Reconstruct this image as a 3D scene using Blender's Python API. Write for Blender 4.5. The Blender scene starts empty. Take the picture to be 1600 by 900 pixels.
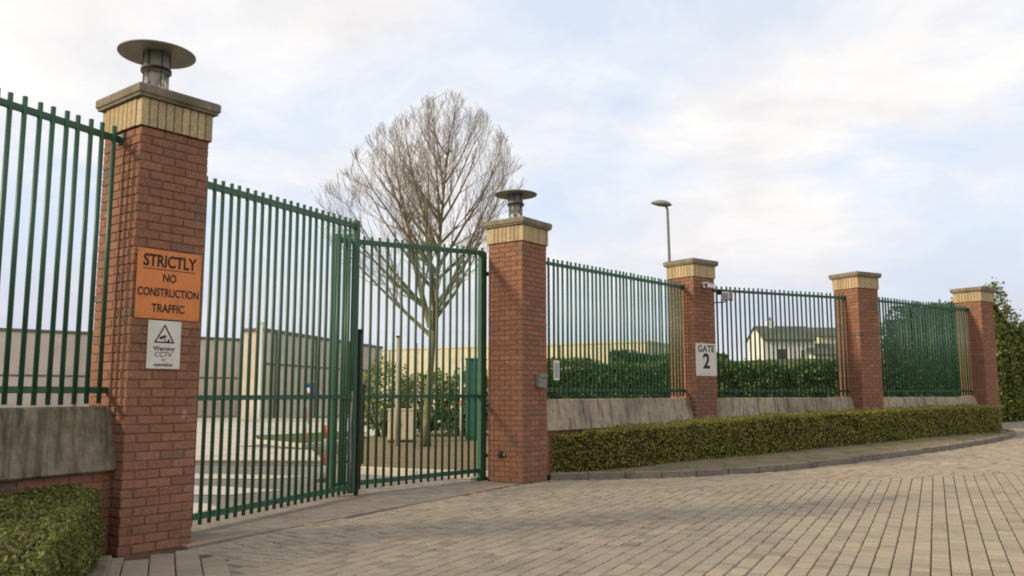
import bpy, math, random
import numpy as np
from mathutils import Vector, Matrix
random.seed(7); RNG = np.random.default_rng(7)
S = bpy.context.scene
COL = S.collection
# ------------------------------------------------------------------ camera
cam_data = bpy.data.cameras.new('camera'); cam = bpy.data.objects.new('camera', cam_data); COL.objects.link(cam)
PITCH = math.atan((614 - 450) / 1330)
cam.location = (0, 0, 1.36); cam.rotation_euler = (math.pi / 2 + PITCH, 0, 0)
cam_data.sensor_width = 36; cam_data.lens = 36 * 1330 / 1600; cam_data.clip_end = 4000; cam_data.clip_start = 0.05
S.camera = cam
S.render.resolution_x = 1024; S.render.resolution_y = 576
# ------------------------------------------------------------------ sun and sky
SUN_AZ, SUN_EL = math.radians(250), math.radians(27)
sdir = Vector((math.sin(SUN_AZ) * math.cos(SUN_EL), math.cos(SUN_AZ) * math.cos(SUN_EL), math.sin(SUN_EL)))
sl = bpy.data.lights.new('sun', 'SUN'); sl.energy = 2.9; sl.angle = math.radians(7.0); sl.color = (1.0, 0.84, 0.60)
so = bpy.data.objects.new('sun', sl); COL.objects.link(so); so.location = (-20, -10, 20)
so.rotation_euler = sdir.to_track_quat('Z', 'Y').to_euler()
W = bpy.data.worlds.new('World'); S.world = W; W.use_nodes = True
wn, wl = W.node_tree.nodes, W.node_tree.links
wn.clear()
def N(t, **k):
    n = wn.new(t)
    for a, b in k.items(): setattr(n, a, b)
    return n
sky = N('ShaderNodeTexSky', sky_type='NISHITA', sun_disc=False, sun_elevation=SUN_EL, sun_rotation=SUN_AZ)
tc = N('ShaderNodeTexCoord'); sep = N('ShaderNodeSeparateXYZ'); wl.new(tc.outputs['Generated'], sep.inputs[0])
zm = N('ShaderNodeMath', operation='MAXIMUM'); wl.new(sep.outputs[2], zm.inputs[0]); zm.inputs[1].default_value = 0.0
za = N('ShaderNodeMath', operation='ADD'); wl.new(zm.outputs[0], za.inputs[0]); za.inputs[1].default_value = 0.22
cx = N('ShaderNodeMath', operation='DIVIDE'); wl.new(sep.outputs[0], cx.inputs[0]); wl.new(za.outputs[0], cx.inputs[1])
cy = N('ShaderNodeMath', operation='DIVIDE'); wl.new(sep.outputs[1], cy.inputs[0]); wl.new(za.outputs[0], cy.inputs[1])
cv = N('ShaderNodeCombineXYZ'); wl.new(cx.outputs[0], cv.inputs[0]); wl.new(cy.outputs[0], cv.inputs[1])
def wnoise(scale, detail, off, rough=0.55, dist=0.0):
    m = N('ShaderNodeMapping'); m.inputs['Location'].default_value = off; wl.new(cv.outputs[0], m.inputs[0])
    n = N('ShaderNodeTexNoise'); n.inputs['Scale'].default_value = scale; n.inputs['Detail'].default_value = detail
    n.inputs['Roughness'].default_value = rough; n.inputs['Distortion'].default_value = dist
    wl.new(m.outputs[0], n.inputs['Vector']); return n.outputs['Fac']
def wramp(fac, stops):
    r = N('ShaderNodeValToRGB'); e = r.color_ramp.elements
    e[0].position, e[0].color = stops[0][0], (*stops[0][1], 1); e[1].position, e[1].color = stops[-1][0], (*stops[-1][1], 1)
    for p, c in stops[1:-1]: x = e.new(p); x.color = (*c, 1)
    wl.new(fac, r.inputs[0]); return r.outputs[0]
cover = wramp(wnoise(1.25, 8, (3.1, 0.6, 0), 0.6, 0.5), [(0.36, (0, 0, 0)), (0.56, (1, 1, 1))])
cloudcol = wramp(wnoise(1.9, 6, (7.7, 2.2, 0), 0.6, 0.3), [(0.30, (6.7, 6.55, 6.65)), (0.50, (7.9, 7.7, 7.65)), (0.7, (8.7, 8.45, 8.25))])
blue = N('ShaderNodeMix', data_type='RGBA'); blue.inputs[0].default_value = 0.85
wl.new(sky.outputs[0], blue.inputs[6]); blue.inputs[7].default_value = (6.4, 7.1, 8.3, 1)   # thin high veil over the blue
mx = N('ShaderNodeMix', data_type='RGBA'); wl.new(cover, mx.inputs[0]); wl.new(blue.outputs[2], mx.inputs[6]); wl.new(cloudcol, mx.inputs[7])
lowf = N('ShaderNodeMapRange'); lowf.interpolation_type = 'SMOOTHSTEP'; wl.new(sep.outputs[2], lowf.inputs[0])
for k_, v_ in ((1, 0.22), (2, 0.05), (3, 0.0), (4, 1.0)): lowf.inputs[k_].default_value = v_
lown = wramp(wnoise(0.8, 4, (1.3, 5.2, 0), 0.5), [(0.35, (0.35, 0.35, 0.35)), (0.6, (0.95, 0.95, 0.95))])
lm_ = N('ShaderNodeMath', operation='MULTIPLY'); wl.new(lowf.outputs[0], lm_.inputs[0]); wl.new(lown, lm_.inputs[1])
mx2 = N('ShaderNodeMix', data_type='RGBA'); wl.new(lm_.outputs[0], mx2.inputs[0]); wl.new(mx.outputs[2], mx2.inputs[6]); mx2.inputs[7].default_value = (5.3, 5.5, 6.4, 1); mx = mx2
bg = N('ShaderNodeBackground'); bg.inputs[1].default_value = 0.1; wl.new(mx.outputs[2], bg.inputs[0])
wo = N('ShaderNodeOutputWorld'); wl.new(bg.outputs[0], wo.inputs[0])
S.view_settings.view_transform = 'Standard'; S.view_settings.look = 'None'; S.view_settings.exposure = 0.33; S.view_settings.gamma = 1.0
S.cycles.pixel_filter_type = 'BLACKMAN_HARRIS'; S.cycles.filter_width = 1.9

# ------------------------------------------------------------------ helpers
def gz(x, y):
    """height of the outside ground: level at the gate, rising gently to the right"""
    t = x - 3.0
    return min(0.75, 0.03 * (t + math.sqrt(t * t + 1.0)) / 2 if t > -8 else 0.0) if t > -8 else 0.0
def gz_np(x, y):
    t = x - 3.0
    return np.where(t > -8, np.minimum(0.75, 0.015 * (t + np.sqrt(t * t + 1.0))), 0.0)
gz = lambda x, y: float(gz_np(np.float64(x), np.float64(y)))
def link(o, parent=None):
    COL.objects.link(o)
    if parent is not None: o.parent = parent
    return o
def tag(o, label=None, cat=None, group=None, kind=None):
    if label: o['label'] = label
    if cat: o['category'] = cat
    if group: o['group'] = group
    if kind: o['kind'] = kind
    return o
def empty(name, loc, rz=0.0, label=None, cat=None, group=None):
    o = bpy.data.objects.new(name, None); o.empty_display_size = 0.1; o.location = loc; o.rotation_euler = (0, 0, rz)
    link(o); return tag(o, label, cat, group)
def inst(name, me, parent, loc=(0, 0, 0), rot=(0, 0, 0), sc=(1, 1, 1), kind=None, label=None):
    o = bpy.data.objects.new(name, me); o.location = loc; o.rotation_euler = rot; o.scale = sc; link(o, parent)
    if kind: o['kind'] = kind
    if label: o['label'] = label
    return o
class MB:
    def __init__(s): s.v = []; s.f = []; s.m = []
    def add(s, vs, fs, mi=0):
        b = len(s.v); s.v += [tuple(p) for p in vs]; s.f += [tuple(b + i for i in f) for f in fs]; s.m += [mi] * len(fs); return s
    def box(s, x0, x1, y0, y1, z0, z1, mi=0, M=None, bev=0.0):
        if bev > 0:
            vs, fs = bevbox(x1 - x0, y1 - y0, z1 - z0, bev); c = Vector(((x0 + x1) / 2, (y0 + y1) / 2, (z0 + z1) / 2))
            vs = [Vector(v) + c for v in vs]
        else:
            vs = [Vector(p) for p in ((x0, y0, z0), (x1, y0, z0), (x1, y1, z0), (x0, y1, z0), (x0, y0, z1), (x1, y0, z1), (x1, y1, z1), (x0, y1, z1))]
            fs = [(0, 3, 2, 1), (4, 5, 6, 7), (0, 1, 5, 4), (1, 2, 6, 5), (2, 3, 7, 6), (3, 0, 4, 7)]
        if M is not None: vs = [M @ v for v in vs]
        return s.add(vs, fs, mi)
    def tube(s, pts, rad, n=8, mi=0, cap=True):
        pts = [Vector(p) for p in pts]
        if not hasattr(rad, '__len__'): rad = [rad] * len(pts)
        b = len(s.v); ref = Vector((0.31, 0.17, 0.93)).normalized()
        for i, p in enumerate(pts):
            d = (pts[min(i + 1, len(pts) - 1)] - pts[max(i - 1, 0)]).normalized()
            a = d.cross(ref if abs(d.dot(ref)) < 0.95 else Vector((1, 0, 0))).normalized(); c = d.cross(a)
            for k in range(n):
                t = 2 * math.pi * k / n; s.v.append(tuple(p + (a * math.cos(t) + c * math.sin(t)) * rad[i]))
        for i in range(len(pts) - 1):
            for k in range(n):
                k2 = (k + 1) % n; s.f.append((b + i * n + k, b + i * n + k2, b + (i + 1) * n + k2, b + (i + 1) * n + k)); s.m.append(mi)
        if cap:
            s.f.append(tuple(b + k for k in reversed(range(n)))); s.m.append(mi)
            e = b + (len(pts) - 1) * n; s.f.append(tuple(e + k for k in range(n))); s.m.append(mi)
        return s
    def lathe(s, prof, n=24, c=(0, 0, 0), mi=0):
        b = len(s.v)
        for r, z in prof:
            for k in range(n):
                t = 2 * math.pi * k / n; s.v.append((c[0] + r * math.cos(t), c[1] + r * math.sin(t), c[2] + z))
        for i in range(len(prof) - 1):
            for k in range(n):
                k2 = (k + 1) % n; s.f.append((b + i * n + k, b + i * n + k2, b + (i + 1) * n + k2, b + (i + 1) * n + k)); s.m.append(mi)
        return s
    def prism(s, poly, z0, z1, mi=0):
        n = len(poly); vs = [(p[0], p[1], z0) for p in poly] + [(p[0], p[1], z1) for p in poly]
        fs = [tuple(range(n - 1, -1, -1)), tuple(range(n, 2 * n))] + [(i, (i + 1) % n, n + (i + 1) % n, n + i) for i in range(n)]
        return s.add(vs, fs, mi)
    def mesh(s, name, mats, smooth=False):
        me = bpy.data.meshes.new(name); me.from_pydata(s.v, [], s.f)
        mats = mats if isinstance(mats, (list, tuple)) else [mats]
        for m in mats: me.materials.append(m)
        if len(mats) > 1: me.polygons.foreach_set('material_index', s.m)
        if smooth: me.polygons.foreach_set('use_smooth', [True] * len(s.f))
        me.update(); return me
    def obj(s, name, mats, parent=None, smooth=False, **k):
        return inst(name, s.mesh(name, mats, smooth), parent, **k)
def bevbox(w, d, h, b):
    """chamfered box centred on the origin"""
    X, Y, Z = w / 2, d / 2, h / 2; vs = []; idx = {}
    for sx in (-1, 1):
        for sy in (-1, 1):
            for sz in (-1, 1):
                for ax in range(3):
                    p = [sx * X, sy * Y, sz * Z]
                    for a in range(3):
                        if a != ax: p[a] -= (sx, sy, sz)[a] * b
                    idx[(sx, sy, sz, ax)] = len(vs); vs.append(tuple(p))
    fs = []
    def face(ids):
        a, b_, c = (Vector(vs[i]) for i in ids[:3]); n = (b_ - a).cross(c - a)
        cen = sum((Vector(vs[i]) for i in ids), Vector()) / len(ids)
        fs.append(tuple(ids) if n.dot(cen) > 0 else tuple(reversed(ids)))
    for ax in range(3):
        o = [a for a in range(3) if a != ax]
        for sg in (-1, 1):
            q = []
            for s1, s2 in ((-1, -1), (1, -1), (1, 1), (-1, 1)):
                k = [0, 0, 0]; k[ax] = sg; k[o[0]] = s1; k[o[1]] = s2; q.append(idx[(*k, ax)])
            face(q)
    for ax in range(3):
        o = [a for a in range(3) if a != ax]
        for s1 in (-1, 1):
            for s2 in (-1, 1):
                k = [0, 0, 0]; k[o[0]] = s1; k[o[1]] = s2
                ka = list(k); ka[ax] = -1; kb = list(k); kb[ax] = 1
                face([idx[(*ka, o[0])], idx[(*kb, o[0])], idx[(*kb, o[1])], idx[(*ka, o[1])]])
    for sx in (-1, 1):
        for sy in (-1, 1):
            for sz in (-1, 1): face([idx[(sx, sy, sz, a)] for a in range(3)])
    return vs, fs

# ------------------------------------------------------------------ materials
class Mat:
    def __init__(s, name, rough=0.8, metal=0.0, spec=0.3):
        s.m = bpy.data.materials.new(name); s.m.use_nodes = True; s.n = s.m.node_tree.nodes; s.l = s.m.node_tree.links
        s.b = s.n['Principled BSDF']; s.b.inputs['Roughness'].default_value = rough; s.b.inputs['Metallic'].default_value = metal
        s.b.inputs['Specular IOR Level'].default_value = spec
        s.tc = s.n.new('ShaderNodeTexCoord'); s.geo = s.n.new('ShaderNodeNewGeometry'); s.oi = s.n.new('ShaderNodeObjectInfo')
    def math(s, op, a, b=0.0, clamp=False):
        n = s.n.new('ShaderNodeMath'); n.operation = op; n.use_clamp = clamp
        for i, x in enumerate((a, b)):
            if isinstance(x, (int, float)): n.inputs[i].default_value = x
            else: s.l.new(x, n.inputs[i])
        return n.outputs[0]
    def rand(s):
        return s.math('FRACT', s.math('ADD', s.geo.outputs['Random Per Island'], s.oi.outputs['Random']))
    def noise(s, scale, detail=4, rough=0.6, coord='pos', stretch=None, dist=0.0, rot=None):
        v = s.geo.outputs['Position'] if coord == 'pos' else s.tc.outputs['Object']
        if rot:
            mp = s.n.new('ShaderNodeMapping'); mp.inputs['Rotation'].default_value = rot; s.l.new(v, mp.inputs[0]); v = mp.outputs[0]
        if stretch:
            mp = s.n.new('ShaderNodeMapping'); mp.inputs['Scale'].default_value = stretch; s.l.new(v, mp.inputs[0]); v = mp.outputs[0]
        n = s.n.new('ShaderNodeTexNoise'); n.inputs['Scale'].default_value = scale; n.inputs['Detail'].default_value = detail
        n.inputs['Roughness'].default_value = rough; n.inputs['Distortion'].default_value = dist
        s.l.new(v, n.inputs['Vector']); return n.outputs['Fac']
    def ramp(s, f, stops, const=False):
        r = s.n.new('ShaderNodeValToRGB'); e = r.color_ramp.elements
        if const: r.color_ramp.interpolation = 'CONSTANT'
        e[0].position, e[0].color = stops[0][0], (*stops[0][1], 1); e[1].position, e[1].color = stops[-1][0], (*stops[-1][1], 1)
        for p, c in stops[1:-1]: x = e.new(p); x.color = (*c, 1)
        s.l.new(f, r.inputs[0]); return r.outputs[0]
    def mix(s, f, a, b, mode='MIX'):
        n = s.n.new('ShaderNodeMix'); n.data_type = 'RGBA'; n.blend_type = mode
        if isinstance(f, (int, float)): n.inputs[0].default_value = f
        else: s.l.new(f, n.inputs[0])
        for i, x in ((6, a), (7, b)):
            if isinstance(x, (tuple, list)): n.inputs[i].default_value = (*x, 1)
            else: s.l.new(x, n.inputs[i])
        return n.outputs[2]
    def col(s, c):
        if isinstance(c, (tuple, list)): s.b.inputs['Base Color'].default_value = (*c, 1)
        else: s.l.new(c, s.b.inputs['Base Color'])
        return s
    def bump(s, h, strength=0.3, dist=0.01):
        n = s.n.new('ShaderNodeBump'); n.inputs['Strength'].default_value = strength; n.inputs['Distance'].default_value = dist
        s.l.new(h, n.inputs['Height']); s.l.new(n.outputs[0], s.b.inputs['Normal']); return s
G3 = lambda g: (g, g, g)
def mask(M, f, a, b): return M.ramp(f, [(a, (0, 0, 0)), (b, (1, 1, 1))])

def brick_mat(name, stops, tint=0.35):
    M = Mat(name, 0.88, spec=0.2)
    c = M.ramp(M.rand(), stops)
    c = M.mix(mask(M, M.noise(38, 5, 0.7), 0.35, 0.75), c, M.mix(0.5, c, (0.07, 0.055, 0.045), 'MULTIPLY'))
    big = mask(M, M.noise(2.2, 6, 0.7), 0.52, 0.75)
    c = M.mix(M.math('MULTIPLY', big, tint), c, (0.13, 0.115, 0.085))
    run = mask(M, M.noise(7, 4, 0.6, stretch=(1, 1, 0.1)), 0.55, 0.72); c = M.mix(M.math('MULTIPLY', run, 0.35), c, M.mix(1.0, c, (0.55, 0.5, 0.45), 'MULTIPLY'))
    bloom = mask(M, M.noise(5.5, 3, 0.5), 0.70, 0.76); c = M.mix(M.math('MULTIPLY', bloom, 0.45), c, (0.50, 0.44, 0.37))
    M.col(c).bump(M.noise(120, 4, 0.7), 0.5, 0.004); return M.m
BR = brick_mat('red_brick', [(0.0, (0.285, 0.138, 0.086)), (0.25, (0.34, 0.158, 0.096)), (0.5, (0.31, 0.142, 0.086)), (0.72, (0.375, 0.178, 0.108)), (0.92, (0.29, 0.138, 0.09)), (0.985, (0.26, 0.15, 0.10)), (1.0, (0.20, 0.14, 0.105))])
BUFF = brick_mat('buff_brick', [(0, (0.46, 0.345, 0.19)), (0.4, (0.60, 0.465, 0.265)), (0.75, (0.52, 0.40, 0.23)), (1, (0.42, 0.32, 0.19))], 0.3)
m = Mat('mortar', 0.95, spec=0.1); MORTAR = m.col(m.ramp(m.noise(25), [(0.3, (0.13, 0.082, 0.056)), (0.7, (0.20, 0.135, 0.096))])).m
m = Mat('dark_mortar', 0.95, spec=0.1); DMORT = m.col((0.06, 0.045, 0.03)).m
m = Mat('coping_concrete', 0.92, spec=0.2)
c = m.ramp(m.noise(14, 6, 0.7), [(0.3, (0.15, 0.12, 0.085)), (0.55, (0.24, 0.20, 0.145)), (0.75, (0.33, 0.285, 0.215))])
CAPM = m.col(m.mix(mask(m, m.noise(3.5, 5), 0.5, 0.7), c, (0.12, 0.11, 0.065))).bump(m.noise(70, 5), 0.5, 0.006).m
m = Mat('stained_concrete', 0.93, spec=0.2)      # the sloping slabs under the fence, streaked by rain running down
base = m.ramp(m.noise(9, 6, 0.7), [(0.3, (0.27, 0.22, 0.155)), (0.7, (0.46, 0.385, 0.275))])
st = mask(m, m.noise(15, 4, 0.6, coord='obj', stretch=(1, 0.12, 0.12), dist=0.3, rot=(0, -0.22, 0)), 0.50, 0.66)
st2 = mask(m, m.noise(1.1, 3, 0.5), 0.45, 0.70)
PLINTH = m.col(m.mix(m.math('MULTIPLY', st, 0.75), m.mix(m.math('MULTIPLY', st2, 0.5), base, (0.10, 0.088, 0.06)), (0.065, 0.056, 0.042))).bump(m.noise(40, 5), 0.5, 0.008).m
m = Mat('shaded_mossy_concrete', 0.95, spec=0.15)  # left slab: railing shade put into the darker base, moss patches over it
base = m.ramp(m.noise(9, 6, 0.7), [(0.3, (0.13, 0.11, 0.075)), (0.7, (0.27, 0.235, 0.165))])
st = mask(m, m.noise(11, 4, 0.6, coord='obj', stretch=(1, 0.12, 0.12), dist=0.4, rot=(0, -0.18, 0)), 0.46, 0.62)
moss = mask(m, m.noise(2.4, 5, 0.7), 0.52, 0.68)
SHADE_MOSS = m.col(m.mix(m.math('MULTIPLY', moss, 0.6), m.mix(m.math('MULTIPLY', st, 0.75), base, (0.05, 0.043, 0.03)), (0.07, 0.075, 0.03))).bump(m.noise(40, 5), 0.6, 0.01).m
m = Mat('green_paint', 0.42, spec=0.45)
c = m.mix(mask(m, m.noise(6, 5), 0.45, 0.75), (0.024, 0.088, 0.048), (0.038, 0.102, 0.048))
GREEN = m.col(m.mix(mask(m, m.noise(30, 5, 0.7), 0.62, 0.72), c, (0.05, 0.07, 0.035))).bump(m.noise(60, 3), 0.12, 0.002).m
m = Mat('dark_steel', 0.6, 0.3); DARK = m.col(m.ramp(m.noise(20), [(0.3, (0.018, 0.015, 0.013)), (0.7, (0.045, 0.036, 0.028))])).m
m = Mat('grey_steel', 0.5, 0.5); GREY = m.col(m.ramp(m.noise(20), [(0.3, (0.16, 0.16, 0.15)), (0.7, (0.26, 0.26, 0.24))])).m
m = Mat('pale_steel', 0.5, 0.2); LGREY = m.col(m.ramp(m.noise(20), [(0.3, (0.33, 0.32, 0.29)), (0.7, (0.45, 0.43, 0.40))])).m
m = Mat('lamp_hood_paint', 0.5, spec=0.4); HOOD = m.col(m.ramp(m.noise(12, 4), [(0.3, (0.20, 0.19, 0.16)), (0.7, (0.29, 0.27, 0.23))])).m
m = Mat('lamp_glass', 0.08, spec=0.5); m.b.inputs['Transmission Weight'].default_value = 0.92; m.b.inputs['IOR'].default_value = 1.2; GLASS = m.col((0.86, 0.86, 0.84)).m
m = Mat('white_diffuser', 0.4); DIFF = m.col((0.75, 0.74, 0.70)).m
m = Mat('white_plastic', 0.45, spec=0.4); WHITE = m.col(m.ramp(m.noise(18), [(0.3, (0.62, 0.61, 0.57)), (0.7, (0.74, 0.73, 0.69))])).m
m = Mat('orange_sign', 0.5, spec=0.3); ORS = m.col(m.ramp(m.noise(7, 4), [(0.3, (0.62, 0.20, 0.055)), (0.7, (0.72, 0.25, 0.075))])).m
m = Mat('sign_white', 0.5, spec=0.3); SIGNW = m.col(m.ramp(m.noise(6, 5), [(0.3, (0.60, 0.58, 0.50)), (0.7, (0.70, 0.68, 0.61))])).m
m = Mat('letter_black', 0.6); INK = m.col((0.022, 0.016, 0.014)).m
m = Mat('notice_grey', 0.6); NGREY = m.col((0.36, 0.34, 0.36)).m

def paver_mat(name, stops):
    M = Mat(name, 0.9, spec=0.25)
    c = M.ramp(M.rand(), stops)
    c = M.mix(mask(M, M.noise(55, 4, 0.7), 0.3, 0.8), M.mix(0.35, c, G3(0.1), 'MULTIPLY'), c)
    worn = mask(M, M.noise(0.55, 5, 0.6), 0.42, 0.7); c = M.mix(M.math('MULTIPLY', worn, 0.32), c, (0.20, 0.17, 0.13))
    spot = mask(M, M.noise(1.5, 6, 0.75, dist=0.6), 0.60, 0.70); c = M.mix(M.math('MULTIPLY', spot, 0.55), c, (0.10, 0.085, 0.07))
    M.col(c).bump(M.noise(90, 4, 0.7), 0.4, 0.004); return M.m
PAVE = paver_mat('paver_concrete', [(0, (0.30, 0.25, 0.185)), (0.15, (0.36, 0.30, 0.22)), (0.35, (0.42, 0.35, 0.255)), (0.6, (0.375, 0.315, 0.24)), (0.82, (0.45, 0.38, 0.275)), (0.93, (0.43, 0.32, 0.245)), (1, (0.31, 0.26, 0.21))])
m = Mat('joint_sand', 0.97, spec=0.1); JOINT = m.col(m.ramp(m.noise(30, 5), [(0.3, (0.12, 0.098, 0.07)), (0.7, (0.21, 0.172, 0.125))])).m
m = Mat('kerb_concrete', 0.92, spec=0.2)
KERB = m.col(m.mix(mask(m, m.noise(2.5, 5), 0.5, 0.7), m.ramp(m.noise(22, 5), [(0.3, (0.17, 0.145, 0.11)), (0.7, (0.26, 0.225, 0.175))]), (0.12, 0.10, 0.075))).bump(m.noise(60, 4), 0.4, 0.005).m
m = Mat('pale_kerb', 0.9, spec=0.2); PKERB = m.col(m.ramp(m.noise(12, 5), [(0.3, (0.42, 0.38, 0.30)), (0.7, (0.55, 0.50, 0.40))])).m
m = Mat('threshold_concrete', 0.92, spec=0.2)
c = m.ramp(m.noise(5, 7, 0.7), [(0.3, (0.17, 0.145, 0.115)), (0.55, (0.25, 0.215, 0.17)), (0.75, (0.32, 0.28, 0.22))])
THR = m.col(m.mix(mask(m, m.noise(1.4, 6, 0.7, dist=1.0), 0.55, 0.68), c, (0.13, 0.115, 0.09))).bump(m.noise(50, 5), 0.4, 0.005).m
m = Mat('brick_edging', 0.9); TBR = m.col(m.ramp(m.rand(), [(0, (0.36, 0.20, 0.11)), (0.5, (0.40, 0.25, 0.14)), (1, (0.30, 0.22, 0.16))])).m
m = Mat('soil', 0.97, spec=0.1)
SOIL = m.col(m.mix(mask(m, m.noise(2.0, 5), 0.5, 0.66), m.ramp(m.noise(45, 6, 0.75), [(0.3, (0.15, 0.115, 0.07)), (0.5, (0.25, 0.20, 0.13)), (0.72, (0.36, 0.30, 0.21))]), (0.15, 0.16, 0.06))).bump(m.noise(60, 5, 0.8), 0.9, 0.02).m
m = Mat('bark_mulch', 0.97, spec=0.1)
MULCH = m.col(m.ramp(m.noise(28, 6, 0.8), [(0.3, (0.10, 0.065, 0.035)), (0.5, (0.24, 0.175, 0.10)), (0.72, (0.38, 0.30, 0.19))])).bump(m.noise(40, 5, 0.8), 0.9, 0.03).m
m = Mat('asphalt', 0.95, spec=0.2)
ASPH = m.col(m.mix(mask(m, m.noise(0.35, 5), 0.4, 0.65), m.ramp(m.noise(60, 4, 0.8), [(0.3, (0.13, 0.115, 0.10)), (0.7, (0.20, 0.18, 0.16))]), (0.24, 0.215, 0.19))).bump(m.noise(80, 4), 0.4, 0.004).m
m = Mat('pale_concrete_yard', 0.92, spec=0.2)
YARD = m.col(m.mix(mask(m, m.noise(0.8, 6, 0.7), 0.5, 0.72), m.ramp(m.noise(4, 6, 0.7), [(0.3, (0.42, 0.36, 0.31)), (0.7, (0.56, 0.49, 0.42))]), (0.30, 0.26, 0.21))).m
m = Mat('grass_ground', 0.97, spec=0.1)
GRASSG = m.col(m.mix(mask(m, m.noise(0.25, 5), 0.4, 0.65), m.ramp(m.noise(8, 6, 0.8), [(0.3, (0.045, 0.065, 0.02)), (0.7, (0.11, 0.13, 0.045))]), (0.13, 0.12, 0.06))).bump(m.noise(30, 5, 0.8), 0.8, 0.03).m
def leaf_mat(name, stops, sub=0.25):
    M = Mat(name, 0.6, spec=0.25)
    c = M.ramp(M.rand(), stops)
    c = M.mix(mask(M, M.noise(1.4, 4), 0.35, 0.7), c, M.mix(1.0, c, (0.75, 0.85, 0.8), 'MULTIPLY'))
    brown = mask(M, M.noise(3.2, 5, 0.7), 0.56, 0.70); c = M.mix(M.math('MULTIPLY', brown, 0.42), c, (0.16, 0.10, 0.04))
    M.col(c); M.b.inputs['Subsurface Weight'].default_value = 0.0
    tr = M.n.new('ShaderNodeBsdfTranslucent'); M.l.new(c, tr.inputs[0]); ms = M.n.new('ShaderNodeMixShader'); ms.inputs[0].default_value = sub
    out = M.n['Material Output']; M.l.new(M.b.outputs[0], ms.inputs[1]); M.l.new(tr.outputs[0], ms.inputs[2]); M.l.new(ms.outputs[0], out.inputs[0]); return M.m
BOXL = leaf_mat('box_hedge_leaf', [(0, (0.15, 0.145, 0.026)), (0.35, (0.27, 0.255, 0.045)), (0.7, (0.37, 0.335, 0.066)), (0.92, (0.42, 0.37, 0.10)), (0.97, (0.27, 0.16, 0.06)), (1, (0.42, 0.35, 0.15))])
LAUR = leaf_mat('laurel_leaf', [(0, (0.07, 0.095, 0.02)), (0.4, (0.15, 0.18, 0.035)), (0.75, (0.26, 0.28, 0.055)), (1, (0.42, 0.42, 0.10))])
CONI = leaf_mat('conifer_leaf', [(0, (0.03, 0.065, 0.026)), (0.5, (0.055, 0.10, 0.038)), (1, (0.10, 0.15, 0.055))], 0.1)
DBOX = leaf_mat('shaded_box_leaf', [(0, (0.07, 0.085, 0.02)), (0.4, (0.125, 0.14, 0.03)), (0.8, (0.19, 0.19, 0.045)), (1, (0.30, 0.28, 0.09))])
IVY = leaf_mat('field_hedge_leaf', [(0, (0.05, 0.085, 0.022)), (0.4, (0.11, 0.165, 0.04)), (0.8, (0.19, 0.25, 0.06)), (1, (0.38, 0.41, 0.15))])
m = Mat('hedge_wood', 0.95, spec=0.1); HWOOD = m.col(m.ramp(m.noise(20, 4), [(0.3, (0.022, 0.024, 0.009)), (0.7, (0.06, 0.055, 0.022))])).bump(m.noise(25, 4), 0.8, 0.03).m
m = Mat('tree_bark', 0.93, spec=0.15); BARK = m.col(m.mix(mask(m, m.noise(5, 5), 0.45, 0.7), m.ramp(m.noise(14, 5, 0.7, stretch=(1, 1, 0.25)), [(0.3, (0.13, 0.11, 0.06)), (0.7, (0.25, 0.215, 0.13))]), (0.12, 0.13, 0.045))).bump(m.noise(30, 5, stretch=(1, 1, 0.3)), 0.6, 0.01).m
m = Mat('twig_bark', 0.93, spec=0.15); TWIG = m.col(m.ramp(m.rand(), [(0, (0.20, 0.165, 0.12)), (0.6, (0.29, 0.245, 0.18)), (1, (0.40, 0.345, 0.26))])).m

# ------------------------------------------------------------------ ground
def sheet(name, xs, ys, off, mat, zf, parent=None, **k):
    v = [(x, y, zf(x, y) + off) for y in ys for x in xs]; nx = len(xs)
    f = [(j * nx + i, j * nx + i + 1, (j + 1) * nx + i + 1, (j + 1) * nx + i) for j in range(len(ys) - 1) for i in range(nx - 1)]
    b = MB(); b.v = v; b.f = f; b.m = [0] * len(f); return b.obj(name, mat, parent, smooth=True, **k)
def sm(t): t = max(0.0, min(1.0, t)); return t * t * (3 - 2 * t)
def terrain(x, y):
    z = gz(x, y)
    return z + 4.0 * sm((y - 42) / 40) * sm((x + 2) / 24)
xs = [-1500, -700, -300, -150, -90, -60, -40] + list(range(-30, 61, 3)) + [75, 100, 150, 300, 700, 1500]
ys = [-1500, -600, -200, -60, -20] + list(range(-8, 100, 4)) + [115, 140, 200, 400, 900, 2000]
g = sheet('ground', xs, ys, -0.14, GRASSG, terrain); g['kind'] = 'structure'
def poly_sheet(name, poly, z, mat, zf=None):
    zf = zf or (lambda x, y: 0.0)
    b = MB(); n = len(poly); b.add([(x, y, zf(x, y) + z) for x, y in poly], [tuple(range(n))]); o = b.obj(name, mat); o['kind'] = 'structure'; return o

# pillars: near corner of the brick shaft, azimuth of the face that runs off to the right
W_ = 0.675; PILLARS = [((-3.30, 7.34), 38.5), ((0.16, 13.12), 36.5), ((3.70, 17.24), 52), ((7.83, 19.15), 62), ((12.15, 21.95), 54)]
def axes(az): a = math.radians(az); return Vector((math.sin(a), math.cos(a))), Vector((-math.cos(a), math.sin(a)))
CEN = []
for (c, az) in PILLARS:
    e1, e2 = axes(az); CEN.append(Vector(c) + (e1 + e2) * W_ / 2)

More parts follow.
